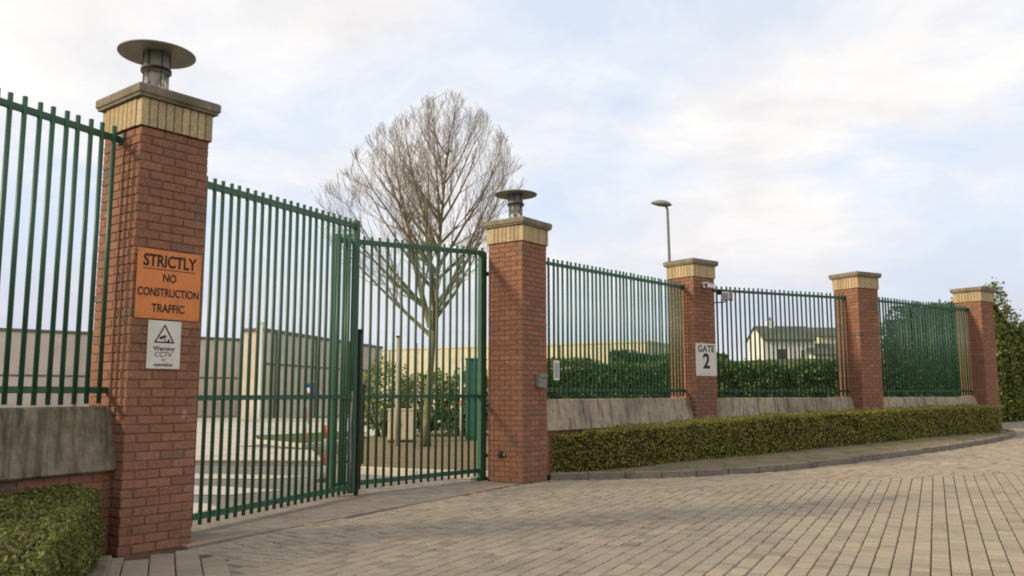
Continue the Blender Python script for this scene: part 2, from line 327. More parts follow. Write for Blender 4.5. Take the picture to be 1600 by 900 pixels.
# kerb line at its outer bottom edge
KL = [(0.60, 13.66), (1.52, 13.76), (2.58, 13.98), (3.7, 14.34), (4.79, 14.82), (5.75, 15.42), (7.35, 16.6), (9.4, 18.25), (11.3, 20.05), (12.6, 21.6), (13.15, 22.7), (13.2, 23.5)]
def catmull(P, step):
    P = [Vector(p) for p in P]; P = [2 * P[0] - P[1]] + P + [2 * P[-1] - P[-2]]; dense = []
    for i in range(1, len(P) - 2):
        for k in range(24):
            t = k / 24; a, b, c, d = P[i - 1:i + 3]
            dense.append(0.5 * ((2 * b) + (c - a) * t + (2 * a - 5 * b + 4 * c - d) * t * t + (3 * b - a - 3 * c + d) * t ** 3))
    dense.append(P[-2]); out = [dense[0]]; acc = 0
    for p, q in zip(dense, dense[1:]):
        L = (q - p).length
        while acc + L >= step:
            p = p + (q - p) * ((step - acc) / L); out.append(p.copy()); L = (q - p).length; acc = 0
        acc += L
    return out
kl = catmull(KL, 0.61)
def left_n(a, b): d = (b - a).normalized(); return Vector((-d.y, d.x))
kerb_root = MB()
for a, b in zip(kl, kl[1:]):
    n = left_n(a, b); q = [a + n * 0.03, b + n * 0.03, b + n * 0.11, a + n * 0.11]
    z = [gz(*p) for p in q]; kerb_root.add([(q[i].x, q[i].y, z[i] - 0.12) for i in range(4)] + [(q[i].x, q[i].y, z[i] + 0.05) for i in range(4)], [(4, 5, 6, 7), (0, 1, 5, 4), (2, 3, 7, 6)])
KR = kerb_root.obj('kerb', JOINT); KR['kind'] = 'structure'
ks = []
for j in range(3):
    vs, fs = bevbox(0.60, 0.14, 0.24, 0.012); b = MB().add(vs, fs); ks.append(b.mesh('kerb_stone', KERB))
for i, (a, b) in enumerate(zip(kl, kl[1:])):
    mdl = (a + b) / 2 + left_n(a, b) * 0.07; d = b - a
    inst('kerb_stone', ks[i % 3], KR, (mdl.x, mdl.y, gz(*mdl) - 0.015 + random.uniform(-.003, .003)), (0, random.uniform(-.006, .006), math.atan2(d.y, d.x)), (d.length / 0.61, 1, 1))
# planting strip behind the kerb (soil), up to the wall
wall_pts = [CEN[1], CEN[2], CEN[3], CEN[4]]
def wall_at(t): i = min(int(t), 2); return wall_pts[i] + (wall_pts[i + 1] - wall_pts[i]) * (t - i)
b = MB(); NS = 60
kd = [kl[0] + (kl[0] - kl[0])] ; kend = len(kl) - 1.001
for i in range(NS + 1):
    t = i / NS; kp = kl[min(len(kl) - 1, int(t * kend))].lerp(kl[min(len(kl) - 1, int(t * kend) + 1)], t * kend - int(t * kend)) + Vector((-0.05, 0.09)); wp = wall_at(min(2.999, 3 * t))
    for s in (0, 0.5, 1): p = kp.lerp(wp, s); b.v.append((p.x, p.y, gz(*p) + 0.06 + 0.22 * s * min(1, t * 6)))
for i in range(NS):
    for s in (0, 1): k = i * 3 + s; b.f.append((k, k + 3, k + 4, k + 1)); b.m.append(0)
STRIP = b.obj('planting_strip', SOIL, smooth=True); STRIP['kind'] = 'structure'

# ------------------------------------------------------------------ outside paving, block by block
PB = poly_sheet('paving_bed', [(-40, -30), (60, -30), (60, 60), (18, 60)], -0.05, JOINT)   # replaced below by a bed that follows the slope
bpy.data.objects.remove(PB)
xs = [-9, -7, -5, -3.3] + [x * 0.8 - 2.4 for x in range(0, 36)]; ys = [y * 1.0 for y in range(-4, 44)]
BED = sheet('paving', xs, ys, -0.052, JOINT, gz)
BED['kind'] = 'structure'
def side(p, a, b): return (b[0] - a[0]) * (p[1] - a[1]) - (b[1] - a[1]) * (p[0] - a[0])   # > 0: left of a->b
T0, T1 = Vector((-2.86, 7.74)), Vector((0.14, 13.02))       # outer edge of the gate threshold
LFE = [(-6.6, 1.0), (-3.62, 7.36)]                           # edge in front of the left hedge kerb
def kerb_side(x, y):
    for a, b in zip(kl, kl[1:]):
        pass
KX = np.array([p.x for p in kl]); KY = np.array([p.y for p in kl])
e1p, e2p = axes(42)
def outside(x, y):
    """True where pavers lie"""
    if y > 0.2:
        if x < 0.63:
            if side((x, y), T0, T1) > 0 and y > 7.3: return False
            if x < -2.86 and y > 7.3 + (x + 3.3) * 0.9 - 0.02 and y > 6.9: return False
            if x < -3.28 and y > 7.1: return False
            if x > 0.1 and y > 13.0 + (x - 0.16) * 1.35: return False
        else:
            if x < 13.2 and y > float(np.interp(x, KX, KY)) - 0.02: return False
            if x >= 13.2 and side((x, y), (13.2, 26.9), (19.0, 30.4)) > 0: return False
    if side((x, y), (-3.27, 7.15), (-1.40, 2.45)) < 0: return False
    return True
def zone(x, y):
    """0 main blocks (rows at azimuth 26), 1 band along the kerb, 2 larger slabs at the foot of the first pillar"""
    if side((x, y), (-2.25, 6.98), (-1.1, 5.5)) < 0 and x < 0 and y < 8: return 2
    if side((x, y), (-0.3, 11.75), (14, 14.9)) > 0: return 1
    return 0
blocks = []      # x, y, az, w, l
def fill(az, w, lens, zid, xr, yr, gap=0.007):
    a = math.radians(az); ex = np.array([math.cos(a), -math.sin(a)]); ey = np.array([math.sin(a), math.cos(a)])
    cs = np.array([[x, y] for x in xr for y in yr]); U = cs @ ex; V = cs @ ey
    k = 0; u = U.min()
    while u < U.max():
        v = V.min() - random.uniform(0, 0.4)
        while v < V.max():
            L = random.choice(lens); c = ex * (u + w / 2) + ey * (v + L / 2)
            if xr[0] <= c[0] <= xr[1] and yr[0] <= c[1] <= yr[1] and zone(*c) == zid and outside(*c): blocks.append((c[0], c[1], az, w - gap, L - 0.018))
            v += L
        u += w; k += 1
fill(26.3, 0.139, [0.13, 0.15, 0.18], 0, (-4.8, 14.0), (2.0, 15.0), 0.009)
fill(63, 0.139, [0.13, 0.15, 0.18], 1, (-2, 23.0), (11, 33.0), 0.009)
fill(-22, 0.195, [0.20, 0.24], 2, (-5.5, 0), (2.0, 8), 0.009)
def infill(a, b, w):
    a, b = Vector(a), Vector(b); d = (b - a).normalized(); n_ = Vector((-d.y, d.x)) * w; m_ = MB(); K = 24
    for k in range(K + 1):
        p = a.lerp(b, k / K)
        for q in (p - n_, p + n_): m_.v.append((q.x, q.y, gz(q.x, q.y) - 0.012))
    for k in range(K): m_.f.append((2 * k, 2 * k + 2, 2 * k + 3, 2 * k + 1)); m_.m.append(0)
    m_.obj('mortar_infill', THR, BED, kind='stuff')
infill((-2.30, 7.05), (-0.9, 5.24), 0.13); infill((-0.3, 11.75), (14, 14.9), 0.11)
infill((-2.80, 7.70), (0.18, 12.97), 0.09)
def pix(x, y):
    zc = gz(x, y) - 1.36; d = y * math.cos(PITCH) + zc * math.sin(PITCH)
    if d < 0.1: return None
    return 800 + 1330 * x / d, 450 - 1330 * (-y * math.sin(PITCH) + zc * math.cos(PITCH)) / d
near = sorted([q for q in ((-(pix(b_[0], b_[1]) or (0, 0))[1], i) for i, b_ in enumerate(blocks)) if q[0] > -897 and -4 < blocks[q[1]][0] < 5.2])
near = [i for _, i in near if 0 < pix(blocks[i][0], blocks[i][1])[0] < 1600][:296]; nearset = set(near)
pm = {}
for L in (0.13, 0.15, 0.18, 0.20, 0.24):
    for w in (0.139, 0.195):
        vs, fs = bevbox(w - 0.009, L - 0.018, 0.06, 0.006); pm[(round(w - .009, 4), round(L - .018, 4))] = MB().add(vs, fs).mesh('paver', PAVE)
for i in near:
    x, y, az, w, l = blocks[i]
    inst('paver', pm[(round(w, 4), round(l, 4))], BED, (x, y, gz(x, y) - 0.03 + random.uniform(-.003, .003)), (random.uniform(-.01, .01), random.uniform(-.012, .012), -math.radians(az) + random.uniform(-.012, .012)))
rest = [b_ for i, b_ in enumerate(blocks) if i not in nearset]
R = np.array(rest); n = len(R); az = np.radians(R[:, 2]) + RNG.normal(0, 0.010, n); ex = np.stack([np.cos(az), -np.sin(az)], 1); ey = np.stack([np.sin(az), np.cos(az)], 1)
hw = R[:, 3] / 2; hl = R[:, 4] / 2; V = np.zeros((n, 12, 3)); ii = 0
tz = RNG.normal(0, 0.0028, n)
for lev, (dz, ins) in enumerate(((-0.05, 0.0), (-0.006, 0.0), (0.0, 0.006))):
    for q, (sx, sy) in enumerate(((-1, -1), (1, -1), (1, 1), (-1, 1))):
        px = R[:, 0] + ex[:, 0] * sx * (hw - ins) + ey[:, 0] * sy * (hl - ins); py = R[:, 1] + ex[:, 1] * sx * (hw - ins) + ey[:, 1] * sy * (hl - ins)
        V[:, lev * 4 + q, 0] = px; V[:, lev * 4 + q, 1] = py; V[:, lev * 4 + q, 2] = gz_np(px, py) + dz + tz + RNG.normal(0, .0006, n)
tpl = []
for lev in (0, 1):
    for q in range(4): tpl.append((lev * 4 + q, lev * 4 + (q + 1) % 4, lev * 4 + 4 + (q + 1) % 4, lev * 4 + 4 + q))
tpl.append((8, 9, 10, 11)); tpl = np.array(tpl)
def np_mesh(name, verts, quads, mat, smooth=False):
    me = bpy.data.meshes.new(name); me.vertices.add(len(verts)); me.vertices.foreach_set('co', verts.astype(np.float32).ravel())
    me.loops.add(quads.size); me.loops.foreach_set('vertex_index', quads.astype(np.int32).ravel()); me.polygons.add(len(quads))
    me.polygons.foreach_set('loop_start', np.arange(0, quads.size, quads.shape[1], dtype=np.int32)); me.materials.append(mat)
    me.polygons.foreach_set('use_smooth', np.full(len(quads), smooth)); me.update(calc_edges=True); return me
F = (tpl[None] + 12 * np.arange(n)[:, None, None]).reshape(-1, 4)
inst('paving_blocks', np_mesh('paving_blocks', V.reshape(-1, 3), F, PAVE), BED, kind='stuff')
print('pavers', n, len(near))

# threshold strip and drain edge across the gateway
td = (T1 - T0).normalized(); tn = Vector((-td.y, td.x)); TL = (T1 - T0).length
def tpt(a, o): p = T0 + td * a + tn * o; return (p.x, p.y)
th = MB().prism([tpt(0.0, 0.012), tpt(TL, 0.012), tpt(TL, 1.5), tpt(0.0, 1.5)], -0.1, 0.012).obj('gateway_threshold', THR); th['kind'] = 'structure'
vs, fs = bevbox(0.222, 0.10, 0.08, 0.005); em = MB().add(vs, fs).mesh('edging_brick', TBR)
for k in list(range(0, 3)) + list(range(int(TL / 0.225) - 5, int(TL / 0.225))):
    p = tpt(0.115 + 0.225 * k, 0.065); inst('edging_brick', em, th, (p[0], p[1], -0.022), (0, 0, math.atan2(td.y, td.x)))

def kerb_run(name, pts, mat, h=0.12):
    root = MB(); pts = [Vector(p) for p in pts]; runs = []
    for a, b in zip(pts, pts[1:]):
        L = (b - a).length; k = max(1, round(L / 0.9)); runs += [(a + (b - a) * i / k, a + (b - a) * (i + 1) / k) for i in range(k)]
    for a, b in runs:
        nn = left_n(a, b); root.prism([tuple(a + nn * .02), tuple(b + nn * .02), tuple(b + nn * .1), tuple(a + nn * .1)], -0.1, h - 0.16 if h > .2 else -0.03)
    R_ = root.obj(name, mat); R_['kind'] = 'structure'; vs, fs = bevbox(1, 0.13, h + 0.1, 0.01); me = MB().add(vs, fs).mesh('kerb_stone', mat)
    for a, b in runs:
        d = b - a; c_ = (a + b) / 2 + left_n(a, b) * 0.06; inst('kerb_stone', me, R_, (c_.x, c_.y, (h - 0.1) / 2), (0, 0, math.atan2(d.y, d.x)), (d.length - 0.008, 1, 1))
# inside the gate
poly = [tpt(-0.6, 1.45), tpt(TL + 0.1, 1.45), (0.6, 14.5), (3.2, 17.8), (7.8, 20.5), (13, 23.5), (15, 60), (-45, 60), (-45, 2), (-6.5, 2), (-4.0, 7.6)]
poly_sheet('site_road', poly, -0.045, ASPH)
sheet('inner_verge', [x * 2.0 for x in range(-3, 14)], [20 + y * 2 for y in range(0, 18)], -0.038, GRASSG, terrain)['kind'] = 'structure'
poly_sheet('concrete_yard', [(-6.9, 17.0), (-3.6, 16.9), (-4.9, 21.2), (-7.2, 22.6), (-4.8, 27.5), (-3.3, 31), (-3, 44), (-34, 44), (-24, 17.4)], -0.03, YARD)
for q_ in ([(-7.4, 12.9), (-5.0, 12.1), (-3.9, 12.0), (-3.3, 12.6), (-4.4, 13.1), (-6.6, 13.6)], [(-8.2, 14.9), (-5.6, 14.3), (-3.9, 14.2), (-3.4, 14.7), (-5.2, 15.1), (-8.0, 15.7)], [(-4.6, 10.2), (-3.7, 9.6), (-3.35, 10.4), (-3.9, 11.1), (-5.0, 11.3)]):
    poly_sheet('concrete_patch', q_, -0.036, YARD)
kerb_run('yard_kerb', [(-15, 24.5), (-6.9, 17.1), (-3.7, 17.0)], KERB, 0.04)
kerb_run('far_kerb', [(-34, 41.5), (-4, 41.5)], PKERB, 0.14)
# mulch bed with a pale kerb
BEDP = [(-2.75, 15.15), (-1.6, 14.62), (-0.35, 14.25), (0.3, 14.6), (3.3, 18.4), (6, 20.5), (6, 31), (-4.6, 31), (-4.2, 24)]
poly_sheet('mulch_bed', BEDP, 0.03, MULCH)
kerb_run('pale_kerb', [(-4.3, 24), (-2.85, 15.2), (-1.6, 14.62), (-0.35, 14.25)], PKERB, 0.08)
GI = [(-8.3, 27.5), (-7.3, 24.3), (-5.4, 22.2), (-4.7, 23.0), (-4.7, 27), (-5.3, 31)]
poly_sheet('grass_island', GI, 0.02, GRASSG)
kerb_run('island_kerb', [GI[0], GI[1], GI[2], GI[3], GI[4]], PKERB, 0.07)

# ------------------------------------------------------------------ brick pillars
BW, BD, BH, JT = 0.215, 0.1025, 0.0665, 0.010
COURSES = 48; CH = 3.726 / COURSES; SH = COURSES * CH
bmesh_var = []
for k in range(5):
    vs, fs = bevbox(BW, BD, CH - JT, 0.0045)
    vs = [tuple(c_ + random.uniform(-.0009, .0009) for c_ in v) for v in vs]; bmesh_var.append(MB().add(vs, fs).mesh('brick', BR))
vs_s, fs_s = bevbox(0.0665, 0.09, 0.255, 0.004); SOLD = MB().add(vs_s, fs_s).mesh('soldier_brick', BUFF)
def coping_mesh():
    b = MB(); w, w2 = 0.405, 0.39
    prof = [(w2, 0.0), (w2, 0.018), (w, 0.032), (w, 0.098), (w - .012, 0.112), (0.14, 0.145)]
    for r, z in prof: b.v += [(-r, -r, z), (r, -r, z), (r, r, z), (-r, r, z)]
    for i in range(len(prof) - 1):
        for k in range(4): b.f.append((i * 4 + k, i * 4 + (k + 1) % 4, i * 4 + 4 + (k + 1) % 4, i * 4 + 4 + k)); b.m.append(0)
    b.f += [(3, 2, 1, 0), tuple(range(len(b.v) - 4, len(b.v)))]; b.m += [0, 0]
    return b.mesh('coping_stone', CAPM)
COPE = coping_mesh()
PL_LABEL = ['brick gate pillar nearest the camera carrying the orange traffic sign', 'brick gate pillar with a hooded lamp and intercom beside the hedge end',
            'brick boundary pillar carrying the white gate number sign and a small camera', 'plain brick boundary pillar just right of the cottage behind the fence', 'farthest brick boundary pillar beside the tall laurel hedge']
PR = []
for pi, ((cx_, cy_), az_) in enumerate(PILLARS):
    zb = 0.0
    root = empty('brick_pillar', (CEN[pi].x, CEN[pi].y, 0), math.radians(90 - az_), PL_LABEL[pi], 'pillar', 'brick pillars along the boundary')
    PR.append(root)
    # local frame: +x along the right-running face, the visible faces are y = -H (front) and x = -H (left)
    H = W_ / 2; MB().box(-H + .008, H - .008, -H + .008, H - .008, -0.1, SH - 0.001).obj('mortar_core', MORTAR, root)
    stuff = MB(); cnt = 0
    for c_ in range(COURSES):
        z = c_ * CH + CH / 2; Ls = []   # (x, y, rot, visible)
        if c_ % 2 == 0:
            for k in range(3): t = -H + 0.225 * k + 0.1125; Ls += [(-H + BD / 2, t, 1, True), (H - BD / 2, t, 1, k == 0)]
            for k in range(2): t = -0.1125 + 0.225 * k; Ls += [(t, -H + BD / 2, 0, True), (t, H - BD / 2, 0, False)]
        else:
            for k in range(3): t = -H + 0.225 * k + 0.1125; Ls += [(t, -H + BD / 2, 0, True), (t, H - BD / 2, 0, k == 0)]
            for k in range(2): t = -0.1125 + 0.225 * k; Ls += [(-H + BD / 2, t, 1, True), (H - BD / 2, t, 1, False)]
        for x, y, r, vis in Ls:
            x += random.uniform(-.0012, .0012); y += random.uniform(-.0012, .0012); rz = r * math.pi / 2 + random.uniform(-.004, .004) + (math.pi if random.random() < .5 else 0)
            if pi < 2 and vis and cnt < 300:
                inst('brick', random.choice(bmesh_var), root, (x, y, z + random.uniform(-.0008, .0008)), (0, random.uniform(-.004, .004), rz)); cnt += 1
            else:
                M = Matrix.Translation((x, y, z)) @ Matrix.Rotation(rz, 4, 'Z'); vs, fs = bevbox(BW, BD, CH - JT, 0.004) if pi == 0 or pi == 1 or pi == 2 else (None, None)
                if vs is None: stuff.box(-BW / 2, BW / 2, -BD / 2, BD / 2, -(CH - JT) / 2, (CH - JT) / 2, M=M)
                else: stuff.add([M @ Vector(v) for v in vs], fs)
    stuff.obj('brickwork', BR, root, kind='stuff')
    MB().box(-H - .012, H + .012, -H - .012, H + .012, SH, SH + 0.262).obj('band_core', DMORT, root)
    P = H + 0.024
    for k in range(9):
        t = -P + 0.045 + (2 * P - 0.09) * k / 8
        for (x, y, r) in ((t, -P + .045, 0), (t, P - .045, 0)): inst('soldier_brick', SOLD, root, (x, y, SH + .131 + random.uniform(-.001, .001)), (0, 0, r), ((2 * P - .02) / 9 / .0735, 1, 1))
        if 0 < k < 8:
            for x in (-P + .045, P - .045): inst('soldier_brick', SOLD, root, (x, t, SH + .131), (0, 0, math.pi / 2), ((2 * P - .02) / 9 / .0735, 1, 1))
    inst('coping_stone', COPE, root, (0, 0, SH + 0.263))
TOPZ = SH + 0.263 + 0.145

# ------------------------------------------------------------------ lamps on the two gate pillars
def pillar_lamp(i, label):
    r = empty('pillar_lamp', (CEN[i].x - 0.03, CEN[i].y - 0.03, TOPZ - 0.012), 0, label, 'lamp', 'round hooded lamps on the gate pillars')
    MB().lathe([(0, 0), (0.105, 0), (0.105, 0.022), (0.09, 0.03), (0, 0.031)], 28).obj('base', DARK, r, True)
    MB().lathe([(0.106, 0.03), (0.106, 0.255), (0.100, 0.255), (0.100, 0.03)], 28).obj('glass', GLASS, r, True)
    MB().lathe([(0, 0.03), (0.032, 0.03), (0.032, 0.15), (0.06, 0.175), (0.06, 0.25), (0, 0.255)], 16).obj('lamp_holder', DIFF, r, True)
    b = MB().lathe([(0, 0.252), (0.130, 0.252), (0.130, 0.292), (0.116, 0.298), (0.116, 0.455), (0, 0.456)], 28); b.obj('collar', LGREY, r, True)
    MB().lathe([(0.129, 0.256), (0.138, 0.256), (0.138, 0.288), (0.129, 0.288)], 28).obj('collar_ring', DARK, r, True)
    for k in range(6):
        a = k * math.pi / 3 + .3; MB().tube([(0.112 * math.cos(a), 0.112 * math.sin(a), 0.02), (0.112 * math.cos(a), 0.112 * math.sin(a), 0.26)], 0.005, 6).obj('cage_rod', DARK, r)
        MB().tube([(0.120 * math.cos(a), 0.120 * math.sin(a), 0.28), (0.120 * math.cos(a), 0.120 * math.sin(a), 0.46)], 0.005, 6).obj('cage_rod', DARK, r)
    MB().lathe([(0, 0.452), (0.30, 0.440), (0.346, 0.431), (0.350, 0.435), (0.348, 0.445), (0.20, 0.478), (0.06, 0.495), (0, 0.498)], 48).obj('hood', HOOD, r, True)
    return r
pillar_lamp(0, 'round hooded lamp on the nearest pillar above the orange sign')
pillar_lamp(1, 'round hooded lamp on the second gate pillar beside the bare tree')

# ------------------------------------------------------------------ fences
BARR = 0.0208
def bar_mesh(z0, z1, r=BARR): return MB().tube([(0, 0, z0), (0, 0, z1)], r, 10).mesh('bar', GREEN, True)
def shade_flat_caps(me):
    for p in me.polygons:
        if len(p.vertices) > 4: p.use_smooth = False
def fence(a, b, z0, z1, zr0, zr1, label, sp=0.1225):
    a, b = Vector(a), Vector(b); d = b - a; L = d.length
    r = empty('railing_fence', (a.x, a.y, 0), math.atan2(d.y, d.x), label, 'fence', 'green railing panels between the pillars')
    n = int(L / sp); off = (L - (n - 1) * sp) / 2
    me = bar_mesh(z0, z1); shade_flat_caps(me)
    for k in range(n): inst('bar', me, r, (off + k * sp, random.uniform(-.001, .001), random.uniform(-.006, .006)), (random.uniform(-.002, .002), random.uniform(-.0025, .0025), 0))
    for z in (zr0, zr1): MB().box(0, L, -0.008, 0.034, z - 0.028, z + 0.028, bev=0.004).obj('rail', GREEN, r)
    for x in (0.012, L - 0.012): MB().box(x - .012, x + .012, -0.045, 0.05, zr1 - .045, zr1 + .045).obj('fixing_plate', GREEN, r)
    return r
LF0 = Vector((-3.565, 7.56)); dl = Vector((math.sin(math.radians(205)), math.cos(math.radians(205))))
LFA = LF0 + dl * 3.6
FB = [(LFA, LF0)]
for i in range(1, 4):
    d = (CEN[i + 1] - CEN[i]).normalized(); FB.append((CEN[i] + d * 0.345, CEN[i + 1] - d * 0.345))
FL = ['green railing panel at the far left before the nearest pillar', 'green railing panel between the lamp pillar and the gate number pillar', 'green railing panel with the white cottage showing through it', 'green railing panel in front of the dark conifers']
for i, (a, b) in enumerate(FB):
    if i == 0: fence(a, b, 1.265, 3.755, 1.385, 3.655, FL[i], 0.1225)
    else: fence(a, b, 1.285, 3.62, 1.405, 3.53, FL[i], 0.1225)
# sloping concrete slabs on a brick footing under each panel
WL = ['stained sloping concrete wall under the left railing panel', 'stained sloping concrete wall right of the lamp pillar behind the low hedge', 'sloping concrete wall between the gate number pillar and the next pillar', 'short view of sloping concrete wall under the farthest railing panel']
for i, (a, b) in enumerate(FB):
    a2, b2 = (a, b); d = (b2 - a2); L = d.length
    r = empty('low_wall', (a2.x, a2.y, 0), math.atan2(d.y, d.x), WL[i], 'wall', 'sloping concrete walls under the railings')
    b_ = MB(); top, bot = (1.245, 0.70) if i == 0 else (1.262, 0.75); n = max(2, int(L / 0.25))
    sec = [(0.10, bot), (-0.215, bot), (-0.225, bot + .015), (-0.075, top - .02), (-0.05, top), (0.10, top)]
    for k in range(n + 1):
        x = L * k / n
        for (y, z) in sec: b_.v.append((x, y + random.uniform(-.003, .003), z + random.uniform(-.002, .002)))
    m6 = len(sec)
    for k in range(n):
        for q in range(m6): b_.f.append((k * m6 + q, (k + 1) * m6 + q, (k + 1) * m6 + (q + 1) % m6, k * m6 + (q + 1) % m6)); b_.m.append(0)
    b_.f += [tuple(reversed(range(m6))), tuple(range(n * m6, n * m6 + m6))]; b_.m += [0, 0]
    b_.obj('sloping_slab', SHADE_MOSS if i == 0 else PLINTH, r)
    # brick footing
    ft = MB(); MB().box(0, L, -0.155, 0.08, -0.1, bot - 0.004).obj('footing_core', MORTAR, r)
    nc = 9; fh = (bot - 0.006) / nc
    for c_ in range(nc):
        x = -0.1125 if c_ % 2 else 0.0
        while x < L:
            x0, x1 = max(0, x), min(L, x + 0.215)
            if x1 - x0 > 0.03: ft.box(x0, x1, -0.161, -0.09, c_ * fh + .005, (c_ + 1) * fh - .005)
            x += 0.225
    ft.obj('footing_brickwork', BR, r, kind='stuff')

# ------------------------------------------------------------------ gate leaves
def gate_leaf(a, b, zb, zt_a, zt_b, n, label, stiles, mid=1.31):
    a, b = Vector(a), Vector(b); d = b - a; L = d.length
    r = empty('gate_leaf', (a.x, a.y, 0), math.atan2(d.y, d.x), label, 'gate', 'green leaves of the main gate')
    for k in range(n):
        t = (k + 0.5) / n; zt = zt_a + (zt_b - zt_a) * t; me = MB().tube([(0, 0, zb), (0, 0, zt)], BARR, 10).mesh('bar', GREEN, True); shade_flat_caps(me)
        inst('bar', me, r, (L * t, 0, 0), (0, random.uniform(-.002, .002), 0))
    def rail(z0a, z0b, h, y0=-0.012, y1=0.038):
        b_ = MB(); b_.add([(0, y0, z0a - h), (L, y0, z0b - h), (L, y1, z0b - h), (0, y1, z0a - h), (0, y0, z0a + h), (L, y0, z0b + h), (L, y1, z0b + h), (0, y1, z0a + h)], [(0, 3, 2, 1), (4, 5, 6, 7), (0, 1, 5, 4), (1, 2, 6, 5), (2, 3, 7, 6), (3, 0, 4, 7)])
        b_.obj('rail', GREEN, r)
    rail(zt_a - 0.085, zt_b - 0.085, 0.034); rail(mid, mid, 0.027); rail(zb + 0.085, zb + 0.085, 0.032)
    for (x, w, z0, z1) in stiles: MB().box(x - w / 2, x + w / 2, -0.035, 0.05, z0, z1, bev=0.005).obj('stile', GREEN, r)
    return r, L
A0, A1 = (-3.30, 8.32), (-2.11, 11.50)
ga, LA = gate_leaf(A0, A1, 0.05, 3.585, 3.71, 25, 'left green gate leaf between the nearest pillar and the dark bolt post', [(0.03, 0.08, 0.06, 3.5), (3.39 - 0.03, 0.075, 0.05, 3.70)])
B0v, B1v = Vector((-2.39, 11.34)), Vector((-0.44, 13.66))
gb, LB = gate_leaf(B0v, B1v, 0.07, 3.50, 3.70, 21, 'right green gate leaf in front of the bare tree, hung on the lamp pillar', [(0.045, 0.09, 0.07, 3.50), (3.03 - 0.05, 0.13, 0.05, 3.62)])
MB().box(2.98, 3.20, -0.03, 0.03, 0.35, 0.41).obj('hinge', GREEN, gb); MB().box(2.98, 3.20, -0.03, 0.03, 3.25, 3.31).obj('hinge', GREEN, gb)
MB().box(2.80, 3.12, -0.06, 0.07, 0.0, 0.05).obj('floor_pivot', GREEN, gb)
# dark bolt post and pale conduit where the leaves meet
r = empty('bolt_post', (-2.075, 11.56, 0), 0, 'dark slim bolt post standing where the two gate leaves meet', 'gate post')
MB().box(-.028, .028, -.028, .028, 0, 2.16, bev=.004).obj('post', DARK, r)
MB().box(-.042, .042, -.042, .042, 2.16, 2.22, bev=.006).obj('cap', DARK, r)
r = MB(); r.tube([(-2.135, 11.42, 0.05), (-2.13, 11.42, 0.5), (-2.14, 11.42, 0.9), (-2.125, 11.42, 1.38)], 0.014, 8)
tag(r.obj('conduit', GREY, None, True), 'pale thin conduit running up the end of the left gate leaf', 'pipe')
MB().tube([(0, 0, 0), (0, 0, 1.62)], 0.03, 8).obj('slim_post', DARK, None, loc=(-2.84, 16.4, -0.09)); tag(bpy.data.objects['slim_post'], 'slim black post inside the gate just right of the bolt post', 'post')

# ------------------------------------------------------------------ signs and small fittings
def text(body, size, parent, loc, mat=INK, rot=(math.pi / 2, 0, 0), sx=1.0, bold=0.0, name='lettering'):
    cu = bpy.data.curves.new('t', 'FONT'); cu.body = body; cu.size = size; cu.align_x = 'CENTER'; cu.align_y = 'CENTER'; cu.extrude = 0.0008; cu.offset = bold; cu.resolution_u = 4
    o = bpy.data.objects.new('t', cu); COL.objects.link(o); dg = bpy.context.evaluated_depsgraph_get(); dg.update()
    me = bpy.data.meshes.new_from_object(o.evaluated_get(dg)); bpy.data.objects.remove(o); me.materials.clear(); me.materials.append(mat)
    return inst(name, me, parent, loc, rot, (sx, 1, 1))
def face_empty(name, pi, along, zc, out, label, cat, face='front', group=None):
    """origin on a pillar face, +x to the viewer's right along the face, -y outwards"""
    e1, e2 = axes(PILLARS[pi][1]); H = W_ / 2
    if face == 'front': p = CEN[pi] + e1 * along - e2 * (H + out) if False else Vector(PILLARS[pi][0]) + e1 * along - e2 * out; rz = math.atan2(e1.y, e1.x)
    else: p = Vector(PILLARS[pi][0]) + e2 * along - e1 * out; rz = math.atan2(-e2.y, -e2.x)
    return empty(name, (p.x, p.y, zc), rz, label, cat, group)
s = face_empty('warning_sign', 0, 0.335, 2.32, 0.006, 'orange sign reading STRICTLY NO CONSTRUCTION TRAFFIC on the nearest pillar', 'sign')
MB().box(-.308, .308, -.006, 0, -.308, .308, bev=.002).obj('panel', ORS, s)
for (q, z_, sz, bx) in (('STRICTLY', .205, .150, .004), ('NO', .058, .102, .002), ('CONSTRUCTION', -.075, .102, .002), ('TRAFFIC', -.215, .102, .002)):
    text(q, sz, s, (0, -.0075, z_), bold=bx, sx=.78 if q == 'STRICTLY' else (0.74 if q == 'CONSTRUCTION' else 0.82))
MB().box(-.25, .25, -.0078, -.0062, .132, .138).obj('underline', INK, s)
for x in (-.288, .288):
    for z_ in (-.288, .288): MB().lathe([(0, -.003), (.007, -.003), (.007, .001), (0, .001)], 8).obj('screw', GREY, s, loc=(x, -.0075, z_), rot=(math.pi / 2, 0, 0))
s = face_empty('camera_warning_sign', 0, 0.315, 1.785, 0.006, 'white camera warning sign with a black triangle below the orange sign', 'sign')
MB().box(-.158, .158, -.005, 0, -.213, .213, bev=.002).obj('panel', SIGNW, s)
def tri(cx_, cz, R_, th, y0=-.0066, y1=-.0052):
    b = MB(); P_ = [(cx_ + R_ * math.sin(a) * 1.0, cz + R_ * math.cos(a)) for a in (0, 2.0944, 4.18879)]; Q = [(cx_ + (R_ - th) * math.sin(a), cz + (R_ - th) * math.cos(a)) for a in (0, 2.0944, 4.18879)]
    for k in range(3):
        k2 = (k + 1) % 3; q = [P_[k], P_[k2], Q[k2], Q[k]]
        b.add([(x, y0, z) for x, z in q] + [(x, y1, z) for x, z in q], [(3, 2, 1, 0), (4, 5, 6, 7), (0, 1, 5, 4), (1, 2, 6, 5), (2, 3, 7, 6), (3, 0, 4, 7)])
    return b
tri(0, .072, .113, .024).obj('warning_triangle', INK, s)
